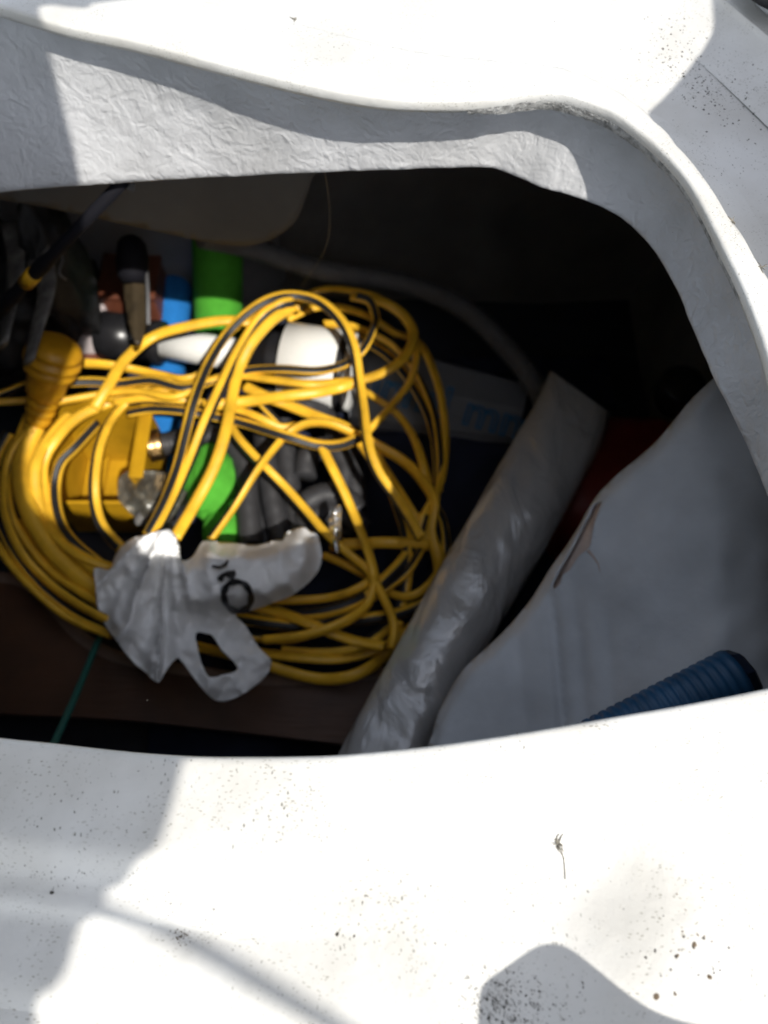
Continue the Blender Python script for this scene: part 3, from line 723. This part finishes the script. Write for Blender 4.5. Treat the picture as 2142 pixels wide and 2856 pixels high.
# ---- the extension cord
ec = empty('extension_cord', U(750, 1250, -.45), 'long coiled yellow extension cord with a black stripe, heaped in the locker', 'cord')
LOOPS = [  # z, points in display px
 (-.412, [(205, 882), (235, 832), (272, 775), (330, 728), (400, 706), (488, 692), (560, 700)]),
 (-.398, [(318, 1155), (352, 1090), (382, 1010), (402, 930), (420, 862), (448, 790), (486, 727), (530, 680), (580, 648), (632, 638), (690, 652), (738, 695), (764, 750), (776, 822), (786, 895), (796, 965), (818, 1022), (856, 1075), (885, 1120), (908, 1162)]),
 (-.402, [(330, 1158), (372, 1080), (412, 990), (446, 905), (478, 835), (512, 765), (560, 690), (605, 658), (632, 652)]),
 (-.404, [(378, 1162), (420, 1090), (462, 1010), (488, 930), (500, 865), (516, 800), (545, 740), (590, 690), (635, 662)]),
 (-.418, [(455, 1165), (505, 1095), (552, 1020), (590, 970), (620, 938), (662, 915), (712, 915), (762, 935)]),
 (-.425, [(485, 905), (520, 955), (570, 1008), (612, 1050), (656, 1098), (705, 1155), (755, 1200), (795, 1235), (832, 1300), (850, 1350), (845, 1400)]),
 (-.428, [(690, 955), (715, 1005), (740, 1055), (762, 1105), (786, 1165), (805, 1225), (808, 1268), (790, 1310), (740, 1345), (660, 1372), (570, 1382)]),
 (-.426, [(170, 784), (235, 788), (300, 800), (360, 812), (402, 819), (440, 800), (470, 740), (520, 700), (560, 672)]),
 (-.409, [(120, 826), (200, 824), (260, 828), (330, 822), (400, 838), (470, 818), (540, 800), (610, 797), (680, 801), (730, 792), (760, 778), (785, 755), (805, 715), (812, 690), (800, 652), (770, 640)]),
 (-.411, [(125, 868), (230, 850), (300, 845), (380, 856), (455, 821), (520, 812), (590, 820), (665, 829), (730, 826), (790, 818), (840, 798), (878, 765), (893, 722), (870, 680), (820, 650), (760, 640)]),
 (-.408, [(440, 878), (540, 866), (611, 856), (680, 848), (730, 838), (768, 826)]),
 (-.42, [(278, 893), (330, 884), (395, 887), (455, 898), (520, 912), (580, 930), (630, 945), (686, 961), (738, 960), (780, 942)]),
 (-.428, [(250, 872), (310, 862), (380, 866), (450, 875), (520, 890), (560, 905), (605, 925), (640, 922)]),
 (-.432, [(530, 835), (570, 855), (610, 870), (660, 890), (705, 908), (748, 925), (778, 955), (800, 985), (840, 1040)]),
 (-.44, [(560, 868), (590, 900), (625, 935), (660, 960)]),
 (-.437, [(640, 668), (667, 640), (712, 628), (761, 632), (812, 645), (855, 675), (887, 710), (899, 766), (886, 822), (854, 866), (820, 905), (790, 935)]),
 (-.45, [(620, 690), (680, 665), (740, 665), (800, 685), (850, 718), (906, 742), (940, 811), (958, 890), (962, 971), (950, 1046), (918, 1110), (900, 1140)]),
 (-.455, [(700, 700), (760, 705), (820, 728), (862, 758), (900, 810), (935, 890), (950, 980), (948, 1060)]),
 (-.458, [(660, 715), (720, 728), (780, 735), (840, 770), (890, 830), (930, 910), (945, 1000), (940, 1080)]),
 (-.452, [(780, 842), (815, 862), (853, 890), (882, 925), (902, 965), (916, 1010), (924, 1045)]),
 (-.447, [(770, 940), (815, 963), (872, 996), (912, 1038), (938, 1085), (930, 1145), (946, 1210), (950, 1270)]),
 (-.452, [(830, 1030), (850, 1070), (864, 1110), (876, 1152), (880, 1225), (868, 1300), (835, 1355), (780, 1392), (700, 1405), (610, 1400)]),
 (-.45, [(800, 960), (830, 1010), (862, 1060), (890, 1105), (912, 1145), (925, 1175)]),
 (-.446, [(712, 1178), (770, 1175), (830, 1172), (880, 1174), (925, 1178)]),
 (-.458, [(940, 1090), (958, 1130), (964, 1180), (960, 1235), (935, 1280)]),
 (-.44, [(520, 1285), (590, 1298), (650, 1298), (707, 1293), (752, 1282), (788, 1264), (814, 1247), (808, 1275), (760, 1305), (690, 1325), (600, 1330)]),
 (-.436, [(450, 1295), (520, 1303), (570, 1314), (620, 1328), (670, 1348), (726, 1371), (775, 1386), (830, 1396)]),
 (-.446, [(480, 1370), (551, 1378), (633, 1381), (690, 1362), (740, 1335), (790, 1302), (838, 1270), (880, 1235), (908, 1190)]),
 (-.45, [(560, 1325), (660, 1340), (740, 1342), (800, 1335), (857, 1326), (905, 1306), (940, 1275), (962, 1230)]),
 (-.455, [(480, 1400), (577, 1412), (650, 1420), (726, 1423), (790, 1410), (850, 1385), (905, 1340), (945, 1290)]),
 (-.458, [(420, 1395), (500, 1415), (584, 1440), (651, 1459), (700, 1467), (744, 1464), (785, 1450), (820, 1425), (845, 1395), (860, 1340)]),
 (-.444, [(490, 1330), (560, 1342), (640, 1350), (700, 1340), (760, 1315), (812, 1270), (870, 1210), (900, 1160), (916, 1110)]),
 (-.452, [(700, 1200), (750, 1222), (800, 1250), (850, 1285), (900, 1285), (945, 1240), (962, 1170)]),
 (-.43, [(70, 925), (30, 965), (10, 1030), (12, 1110), (45, 1190), (95, 1248), (150, 1292), (215, 1330), (270, 1352)]),
 (-.44, [(20, 935), (-10, 1000), (-8, 1090), (25, 1180), (85, 1262), (150, 1318), (225, 1358), (310, 1385), (430, 1405)]),
 (-.437, [(-60, 1000), (-40, 1110), (10, 1200), (70, 1270), (150, 1335), (240, 1372)]),
 (-.43, [(150, 895), (105, 950), (78, 1005), (80, 1070), (100, 1130), (145, 1180), (195, 1210), (255, 1230)]),
 (-.436, [(210, 915), (165, 965), (132, 1000), (120, 1050), (126, 1110), (150, 1160), (200, 1205), (250, 1240), (310, 1262)]),
 (-.425, [(412, 836), (350, 842), (290, 858), (245, 900), (216, 960), (204, 1030), (206, 1090), (222, 1140), (262, 1185)]),
 (-.434, [(390, 822), (310, 840), (240, 868), (170, 900), (120, 950), (92, 1010), (105, 1100), (150, 1180), (230, 1250)]),
 (-.445, [(110, 815), (60, 830), (0, 852), (-60, 880)]),
 (-.448, [(110, 850), (60, 862), (0, 866), (-60, 870)]),
 (-.44, [(60, 900), (25, 1000), (20, 1090), (50, 1160), (110, 1235), (190, 1290), (260, 1330)]),
 (-.452, [(40, 1130), (100, 1210), (170, 1270), (250, 1310), (340, 1330)]),
 (-.462, [(130, 1180), (190, 1235), (260, 1270), (360, 1290), (470, 1290), (560, 1280)]),
]
YW = .0062
for li, (z, P) in enumerate(LOOPS):
    n_ = len(P)
    Q = [D(x, y, z + .006 * math.sin(i * 1.7 + li)) for i, (x, y) in enumerate(P)]
    Q = resample(spline(Q, 8), .004)
    v, f, mi = tube(Q, YW, 14, ratio=.68, twist=(2.2 if li % 2 else -2.6), phase=li * 1.9 + .6, stripe=(3, 4, 5))
    obj('cord_loop', v, f, [M['yel'], M['blk']], ec, midx=mi)
# plug and its moulded strain relief
pA, pB = U(160, 950, -.345), U(103, 1185, -.432)
obj('plug', *lathe(pA, pB, [(0, .004), (.005, .014), (.02, .020), (.05, .0245), (.09, .027), (.13, .0275), (.145, .0235), (.165, .0235), (.18, .0285), (.235, .029), (.25, .0245), (.27, .0245), (.285, .027), (.34, .0265), (.38, .022), (.5, .0205), (.6, .0195), (.64, .0145), (.67, .0145), (.69, .0165), (.72, .0165), (.74, .0135), (.77, .0135), (.79, .0155), (.82, .0155), (.84, .0125), (.87, .0125), (.89, .0142), (1, .0115)], 36), M['plug'], ec)
v, f, _ = tube(resample(spline([pA.lerp(pB, .97), D(60, 965, -.435), D(46, 1020, -.435), D(62, 1095, -.432), D(95, 1160, -.436), D(140, 1215, -.44), D(200, 1265, -.443), D(260, 1300, -.445)], 8), .005), .0105, 16)
obj('plug_cable', v, f, M['yel'], ec)

# ---- turquoise line
v, f, _ = tube(resample(spline([U(290, 1750, -.462), U(262, 1815, -.452), U(215, 1930, -.40), U(150, 2075, -.34), U(90, 2200, -.28)], 6), .006), .0032, 10)
tag(obj('turquoise_line', v, f, M['turq']), 'thin turquoise line crossing the dark plywood at lower left', 'rope')

# ---- white plastic bag
OB = [(263, 1585), (305, 1589), (318, 1556), (334, 1530), (368, 1501), (415, 1490), (465, 1475), (486, 1492), (503, 1526), (500, 1560), (520, 1562), (540, 1548), (566, 1509), (610, 1511), (651, 1513), (714, 1520), (765, 1507), (790, 1505), (798, 1486), (841, 1469),
      (865, 1482), (887, 1496), (898, 1555), (879, 1606), (820, 1657), (765, 1680), (714, 1699), (655, 1714), (685, 1745), (714, 1796), (736, 1820), (758, 1847), (739, 1889), (705, 1918), (672, 1939), (621, 1956), (587, 1944), (545, 1897), (503, 1838), (485, 1842),
      (469, 1859), (442, 1904), (410, 1878), (377, 1851), (317, 1779), (290, 1740), (275, 1699), (268, 1640)]
HB = [(545, 1766), (572, 1766), (594, 1774), (618, 1812), (660, 1856), (655, 1872), (621, 1884), (583, 1888), (566, 1862), (553, 1815)]
FOLDS = [(300, 1600, .7, .12), (330, 1800, .9, .10), (425, 1890, .6, .04), (446, 1900, 1.0, .03), (500, 1830, .55, .10), (575, 1830, 1.0, .045)]
def zbag(x, y, ed=60):
    z = -.425
    body = math.exp(-(((x - 700) / 190) ** 4) - (((y - 1600 + (x - 700) * .12) / 95) ** 4))
    z += .058 * body
    # folds of the left part radiate from the gathered neck
    ang = math.atan2(x - 470, y - 1430); rr = math.hypot(x - 470, y - 1430)
    lf = sm(560, 480, x) * 1.0
    fold = 0
    for tx, ty, hh_, ww in FOLDS:
        fold = max(fold, hh_ * math.exp(-abs(ang - math.atan2(tx - 470, ty - 1430) + .05 * noise.noise(Vector((x * .012, y * .012, tx)))) / ww))
    z += lf * (.034 * fold * sm(20, 120, rr) + .03 * (1 - sm(60, 300, rr)))
    q = Vector((x * .012, y * .012, 7)); z += .009 * (1 - abs(noise.noise(q)) * 2) + .0030 * (1 - 2 * abs(noise.noise(q * 2.3)))
    z += (1 - lf) * (1 - body) * .010 * abs(math.sin((x + y * .6) * .03))
    z -= .016 * (1 - sm(0, 42, ed)) * (.35 + .65 * body)
    z += .012 * sm(1560, 1500, y) * sm(420, 480, x) * sm(520, 490, x)
    return z
vo, fo = fill(OB, [HB], step=8, n=3)
OBd = [(v.x, v.y) for v in spline([(x, y, 0) for x, y in OB], 3, True)]
zb = [U(p.x, p.y, zbag(p.x, p.y, dist_edge((p.x, p.y), OBd))) for p in vo]
wb = empty('plastic_carrier_bag', U(600, 1650, -.44), 'knotted white plastic carrier bag with a printed black ring on the cord', 'carrier bag')
obj('bag_film', zb, fo, M['bag'], wb, solid=.0012)
def pmark(P, wd, nm, closed=False):
    pts_ = spline([(x, y, 0) for x, y in P], 6, closed); vs_, fs = [], []; N_ = len(pts_)
    for i, p in enumerate(pts_):
        t = pts_[(i + 1) % N_] - pts_[i - 1] if closed or 0 < i < N_ - 1 else (pts_[1] - pts_[0] if i == 0 else pts_[-1] - pts_[-2])
        t.normalize(); ww = wd * (1 + .18 * math.sin(i * .7))
        for s in (-1, 0, 1):
            x = p.x - t.y * s * ww; y = p.y + t.x * s * ww; vs_.append(U(x, y, zbag(x, y, dist_edge((x, y), OBd)) + .0045))
    for i in range(N_ if closed else N_ - 1):
        j = (i + 1) % N_
        for k in (0, 1): fs.append((i * 3 + k, i * 3 + k + 1, j * 3 + k + 1, j * 3 + k))
    return obj(nm, vs_, fs, M['bink'], wb, smooth=False, solid=.0004)
pmark([(624, 1655), (634, 1632), (655, 1622), (680, 1628), (697, 1650), (700, 1675), (690, 1696), (668, 1705), (645, 1700), (630, 1682)], 8, 'printed_ring', True)
pmark([(612, 1620), (622, 1604), (642, 1600), (656, 1594)], 7, 'printed_stroke'); pmark([(652, 1594), (650, 1610), (638, 1606)], 5, 'printed_stroke')
pmark([(592, 1579), (612, 1582), (628, 1574), (636, 1563)], 4, 'printed_stroke')

# ---- foil scrap
vo, fo = fill([(948, 1408), (935, 1418), (920, 1440), (914, 1465), (922, 1495), (935, 1530), (944, 1546), (952, 1520), (955, 1495), (951, 1460), (953, 1425)], step=6)
tag(obj('foil_scrap', [U(p.x, p.y, -.41 + .012 * noise.noise(Vector((p.x * .03, p.y * .03, 0))) - .0006 * abs(p.x - 935)) for p in vo], fo, M['foil'], solid=.001), 'small curled silver scrap standing right of the white bag', 'scrap')

# ---- clear plastic sleeve
cA = [(1618, 1092), (1575, 1200), (1500, 1335), (1420, 1480), (1330, 1630), (1240, 1790), (1160, 1940), (1085, 2090), (1020, 2230)]
Wd = [98, 108, 112, 113, 112, 110, 112, 118, 124]
cz = -.405
ax_ = spline([(x, y, w_) for (x, y), w_ in zip(cA, Wd)], 16); sv, sf = [], []; SG = 40
for i, q in enumerate(ax_):
    t_ = ax_[min(i + 1, len(ax_) - 1)] - ax_[max(i - 1, 0)]; t_.z = 0; t_.normalize(); nx, ny = -t_.y, t_.x
    c0 = U(q.x, q.y, cz); rad = q.z / FPX * ((H - cz) / abs(ray(q.x, q.y).z))
    for k in range(SG):
        a = 2 * math.pi * k / SG; off = math.cos(a) * q.z
        px, py = q.x + nx * off, q.y + ny * off
        if i < 14:                                   # slanted cut end with a point on the left
            kk = (14 - i) / 14; sh = math.cos(a) * 26 * kk; px -= t_.x * sh; py -= t_.y * sh
        z = cz + math.sin(a) * rad * .72
        nn = noise.noise(Vector((px * .010, py * .006, a))) ; rid = 1 - 2 * abs(noise.noise(Vector((px * .016, py * .009, 3 + a * .5))))
        z += .0035 * nn + .0022 * rid
        sv.append(U(px, py, z))
for i in range(len(ax_) - 1):
    for k in range(SG): sf.append((i * SG + k, i * SG + (k + 1) % SG, (i + 1) * SG + (k + 1) % SG, (i + 1) * SG + k))
tag(obj('plastic_sleeve', sv, sf, M['sleeve'], solid=.0006), 'long crumpled clear plastic sleeve lying diagonally beside the white cushion', 'plastic sleeve')

# ---- pale vinyl cushion with a tear
OC = [(2018, 1035), (1999, 1048), (1934, 1107), (1884, 1167), (1833, 1228), (1782, 1274), (1731, 1315), (1696, 1348), (1668, 1378), (1641, 1418), (1612, 1470), (1574, 1530), (1536, 1582), (1508, 1628), (1474, 1680), (1420, 1745), (1351, 1812), (1290, 1870), (1235, 1960), (1205, 2050), (1190, 2180),
      (1500, 2240), (1900, 2200), (2300, 2100), (2500, 1900), (2500, 1500), (2350, 1200), (2180, 1050)]
HC = [(1676, 1404), (1657, 1408), (1642, 1438), (1627, 1464), (1591, 1535), (1561, 1586), (1538, 1634), (1549, 1641), (1564, 1625), (1570, 1604), (1589, 1589), (1615, 1550), (1645, 1524), (1656, 1467)]
vo, fo = fill(OC, [HC], step=16, n=4)
OCd = [(v.x, v.y) for v in spline([(x, y, 0) for x, y in OC], 4, True)]
def zc(x, y, ed):
    z = -.30 + .10 * sm(1250, 2142, x) + .035 * sm(2000, 1100, y)
    z -= .014 * (1 - sm(0, 40, ed)) ** 2
    z += .004 * noise.noise(Vector((x * .004, y * .004, 2))) + .0015 * noise.noise(Vector((x * .012, y * .012, 5)))
    k = sm(1600, 1750, y) * (1 - sm(2150, 2250, y))            # vertical creases
    for cx, am, wdt in ((1535, .006, 12), (1600, .004, 20), (1430, .003, 24), (1680, .0025, 22)):
        u = (x - cx - (y - 1640) * .09); z -= am * math.exp(-(u / wdt) ** 2) * sm(1560, 1760, y)
    u = (x - 1990 - (y - 1500) * .1); z += .003 * math.exp(-(u / 60) ** 2)
    d = dist_edge((x, y), HC); z += .0025 * math.exp(-(d / 14) ** 2)
    return z
cu_ = empty('torn_cushion', U(1800, 1600, -.26), 'pale grey vinyl cushion with a torn slit near its edge', 'cushion')
obj('cushion_cover', [U(p.x, p.y, zc(p.x, p.y, dist_edge((p.x, p.y), OCd))) for p in vo], fo, M['cushion'], cu_, solid=.0012)
O2 = [(x + 12, y + 10) for x, y in OC]
vo, fo = fill(O2, step=40, n=3)
obj('foam_core', [U(p.x, p.y, zc(p.x, p.y, dist_edge((p.x, p.y), OCd)) - .005) for p in vo], fo, M['foam'], cu_, solid=.03)
v, f, _ = tube([U(x, y, zc(x, y, 90) + .0004) for x, y in ((1640, 1535), (1655, 1552), (1668, 1572), (1674, 1595))], lambda t: .0009 * (1 - t) + .0002, 6)
obj('tear_crack', v, f, M['foam'], cu_)
# ---- red can
rc = empty('fuel_can', U(1740, 1300, -.5), 'dark red plastic fuel can with a black cap behind the cushion', 'fuel can')
lo = U(1560, 1500, -.45); hi = U(1905, 1130, -.42)
obj('can_body', *box((lo.x - .01, lo.y, -.57), (hi.x + .01, hi.y, -.42), .035), M['red'], rc)
cc = U(1900, 1085, -.40)
obj('cap', *lathe(cc + Vector((0, 0, -.025)), cc + Vector((0, 0, .012)), [(0, .022), (.3, .025), (.9, .025), (1, .022)]), M['pblack'], rc)
# ---- blue ribbed grip
gA, gB = U(1560, 2118, -.165), U(2062, 1893, -.150)
gr = empty('ribbed_grip', (gA + gB) / 2, 'dark blue ribbed grip lying on the cushion at the near edge', 'handle grip')
prof = [(0, .008), (.02, .0115)]; nr = 19
for k in range(nr):
    f0 = .04 + .90 * k / nr; r = .0125 + .0052 * f0; st = .90 / nr
    prof += [(f0, r), (f0 + st * .25, r + .0007), (f0 + st * .65, r + .0007), (f0 + st * .9, r - .0003)]
prof += [(.955, .0182), (.985, .0182)]
obj('grip_sleeve', *lathe(gA, gB, prof, 32), M['bluegrip'], gr)
gd = (gB - gA).normalized()
obj('grip_end', *lathe(gB - gd * .0012, gB + gd * .0065, [(0, .018), (.6, .0165), (.9, .013), (1, .004)], 8), M['navy'], gr, smooth=False)

# ---- black rod with yellow ring
rA, rB = V(345, 505, .44), U(-40, 905, -.30)
rd = empty('fishing_rod', (rA + rB) / 2, 'thin black rod with a yellow ring slanting down at upper left', 'rod')
obj('rod_shaft', *lathe(rA, rB, [(0, .0045), (.45, .0050), (.5, .0066), (.55, .0066), (.56, .0058), (.72, .0055), (.74, .0065), (1, .0065)], 16), M['matt'], rd)
obj('yellow_ring', *lathe(rA.lerp(rB, .575), rA.lerp(rB, .645), [(0, .0068), (1, .0068)], 16), M['tray'], rd)
vo, fo = fill([(335, 512), (372, 512), (372, 538), (352, 532)], step=12)
obj('hook', [V(p.x, p.y, .445) for p in vo], fo, M['mesh'], rd, solid=.003)
# ---- dark gear bag at the far left
gb = empty('gear_bag', U(90, 850, -.5), 'black nylon gear bag with worn straps in the left corner', 'bag')
obj('bag_body', *blob(U(10, 830, -.46), (.11, .11, .10), 5, .3, 6, .2, 9), M['darkbag'], gb)
obj('side_pouch', *blob(U(178, 760, -.36), (.024, .05, .09), 4, .25, 6, 0, 4), M['darkbag'], gb)
for P in ([(30, 620), (45, 720), (35, 820), (10, 960)], [(110, 700), (130, 800), (100, 930), (80, 1010)], [(60, 640), (110, 690), (75, 780)]):
    v, f, _ = tube(resample(spline([U(x, y, -.30) for x, y in P], 8), .006), .011, 10, ratio=.25, twist=5); obj('strap', v, f, M['mesh'], gb)
v, f, _ = tube(resample(spline([U(150, 690, -.29), U(175, 720, -.29), U(165, 760, -.29), U(185, 780, -.3)], 6), .003), .0012, 6); obj('wire_loop', v, f, M['ghose'], gb)
# ---- oval blade
ob = empty('stained_trowel', U(370, 800, -.36), 'brown stained trowel with a black oval grip hanging above the pump', 'trowel')
kA, kB = U(366, 655, -.33), U(372, 790, -.36)
obj('grip', *lathe(kA, kB, [(0, .004), (.05, .010), (.18, .015), (.5, .0175), (.85, .0165), (1, .012)], 24), M['matt'], ob)
vo, fo = fill([(345, 755), (402, 750), (408, 830), (408, 900), (398, 950), (386, 958), (366, 930), (352, 870)], step=12)
obj('blade', [U(p.x, p.y, -.355 - .0003 * abs(p.x - 375)) for p in vo], fo, M['brownblade'], ob, solid=.004)
v, f, _ = tube([U(408, 735, -.352), U(413, 830, -.354), U(414, 905, -.356)], .0022, 8); obj('green_stripe', v, f, M['ghose'], ob)
# ---- pale bottle, terracotta band, pot
pbt = empty('pale_bottle', U(245, 960, -.5), 'pale pinkish bottle with a terracotta base left of the pump handle', 'bottle')
bA, bB = U(240, 790, -.45), U(252, 1020, -.52)
obj('bottle_body', *lathe(bA, bA.lerp(bB, .82), [(0, .008), (.03, .014), (.2, .015), (.3, .024), (1, .025)]), M['palebottle'], pbt)
obj('bottle_base', *lathe(bA.lerp(bB, .822), bB, [(0, .026), (1, .026)]), M['terra'], pbt)
po = empty('terracotta_box', U(385, 840, -.54), 'terracotta coloured box half hidden behind the trowel', 'box')
bx0 = U(300, 905, -.49); bx1 = U(452, 770, -.47)
obj('box_body', *box((bx0.x, bx0.y + .01, -.58), (bx1.x, bx0.y + .09, -.455), .004), M['terra'], po, smooth=False)
obj('box_lid', *box((bx0.x - .003, bx0.y + .007, -.4545), (bx1.x + .003, bx0.y + .093, -.447), .002), M['terra'], po, smooth=False)

# ================================================================== DIRT ON THE DECK
def weed(px, py, n_, L, name, label, tail=None):
    c = U(px, py, 0); c.z = drop(c.x, c.y); parts = []
    rnd = random.Random(px)
    for k in range(n_):
        a = rnd.uniform(0, 6.28); l = L * rnd.uniform(.3, 1); q = [c + Vector((0, 0, .0006))]
        for j in range(3): a += rnd.uniform(-.7, .7); q.append(q[-1] + Vector((math.cos(a) * l / 3, math.sin(a) * l / 3, rnd.uniform(-.0002, .0005))))
        v, f, _ = tube(q, lambda t: .00035 * (1 - .7 * t), 5); parts.append((v, f))
    if tail:
        q = [U(x, y, 0) for x, y in tail]; q = [Vector((p.x, p.y, drop(p.x, p.y) + .0004)) for p in q]
        v, f, _ = tube(spline(q, 5), .00018, 5); parts.append((v, f))
    return tag(obj(name, *join(*parts), M['straw']), label, 'debris')
weed(1571, 2352, 14, .0042, 'dried_weed', 'tiny dried weed sprig with a long tail on the near deck', [(1578, 2362), (1590, 2395), (1595, 2430), (1596, 2455)])
weed(2050, 602, 16, .0035, 'fluff_tuft', 'small grey fluff tuft on the right rim')
weed(2128, 735, 12, .0045, 'fluff_tuft', 'pale fluff tuft at the right picture edge on the rim')
weed(817, 12, 8, .005, 'seed_husk', 'brown seed husk at the top edge of the deck')
weed(1338, 133, 6, .003, 'seed_husk', 'tiny seed husk on the far lip left of the corner')
parts = {'dirt': [], 'rust': []}
rnd = random.Random(3)
def speck(x, y, r, m):
    c = U(x, y, 0); z = drop(c.x, c.y); n_ = 7; ph = rnd.uniform(0, 6); el = rnd.uniform(.45, 1)
    v = [Vector((c.x, c.y, z + r * .35 + .00015))]
    for k in range(n_):
        a = k / n_ * 6.283; rr = r * rnd.uniform(.6, 1.15); dx, dy = math.cos(a) * rr, math.sin(a) * rr * el
        qx, qy = c.x + dx * math.cos(ph) - dy * math.sin(ph), c.y + dx * math.sin(ph) + dy * math.cos(ph)
        v.append(Vector((qx, qy, drop(qx, qy) + .00003)))
    parts[m].append((v, [(0, 1 + k, 1 + (k + 1) % n_) for k in range(n_)]))
def cluster(n_, cx, cy, sx, sy, ang, r0, r1, m='dirt'):
    for _ in range(n_):
        a, b = rnd.gauss(0, sx), rnd.gauss(0, sy); x = cx + a * math.cos(ang) - b * math.sin(ang); y = cy + a * math.sin(ang) + b * math.cos(ang)
        if -20 < x < 2200 and -20 < y < 2900: speck(x, y, r0 + (r1 - r0) * rnd.random() ** 2.5, m)
cluster(260, 1905, 95, 85, 45, .75, .00010, .0009)
cluster(260, 2020, 190, 110, 38, .65, .00010, .0009)
cluster(60, 1800, 160, 90, 60, .8, .0001, .0004)
cluster(40, 2000, 400, 60, 120, 0, .0001, .0004)
cluster(90, 2035, 640, 12, 60, -.5, .0001, .00035)
cluster(24, 1950, 2660, 80, 60, .3, .0002, .0009)
cluster(10, 1960, 2640, 70, 60, .3, .0004, .0011, 'rust')
cluster(150, 1400, 2800, 60, 45, .5, .0001, .0005)
cluster(120, 1480, 2790, 110, 60, .1, .0001, .0004)
cluster(160, 1300, 2560, 220, 120, .3, .00008, .0003)
cluster(140, 250, 2470, 170, 35, .1, .00008, .00035)
cluster(90, 560, 2610, 120, 30, .3, .0001, .00035)
cluster(40, 480, 2625, 14, 12, .1, .0002, .0006, 'rust')
cluster(160, 1800, 2250, 260, 160, .0, .00008, .00028)
cluster(120, 700, 2450, 330, 110, .0, .00008, .00028)
cluster(60, 200, 2200, 180, 90, .0, .00008, .0003)
for x, y, r in ((1850, 2790, .0011), (1902, 2780, .0010), (1955, 2640, .0011), (1905, 2675, .0007), (1820, 2678, .0006), (936, 2612, .0008), (985, 2617, .0006), (1640, 2750, .0006), (218, 2228, .0004), (110, 2493, .0008)): speck(x, y, r, 'rust' if r > .00095 else 'dirt')
for k, nm in (('dirt', 'dirt_specks'), ('rust', 'ochre_specks')):
    tag(obj(nm, *join(*parts[k]), M[k]), kind='stuff')
# scratchy fibres by the lower picture edge
fp = []
for _ in range(90):
    x, y = rnd.gauss(1400, 48), rnd.gauss(2815, 50); c = U(x, y, 0); a = rnd.gauss(-.9, .5); l = rnd.uniform(.0004, .0022)
    q = [Vector((c.x + math.cos(a) * l * t, c.y + math.sin(a) * l * t, 0)) for t in (0, .5, 1)]; q = [Vector((p.x, p.y, drop(p.x, p.y) + .00015)) for p in q]
    v, f, _ = tube(q, .00009, 4); fp.append((v, f))
tag(obj('fibre_litter', *join(*fp), M['dirt']), kind='stuff')
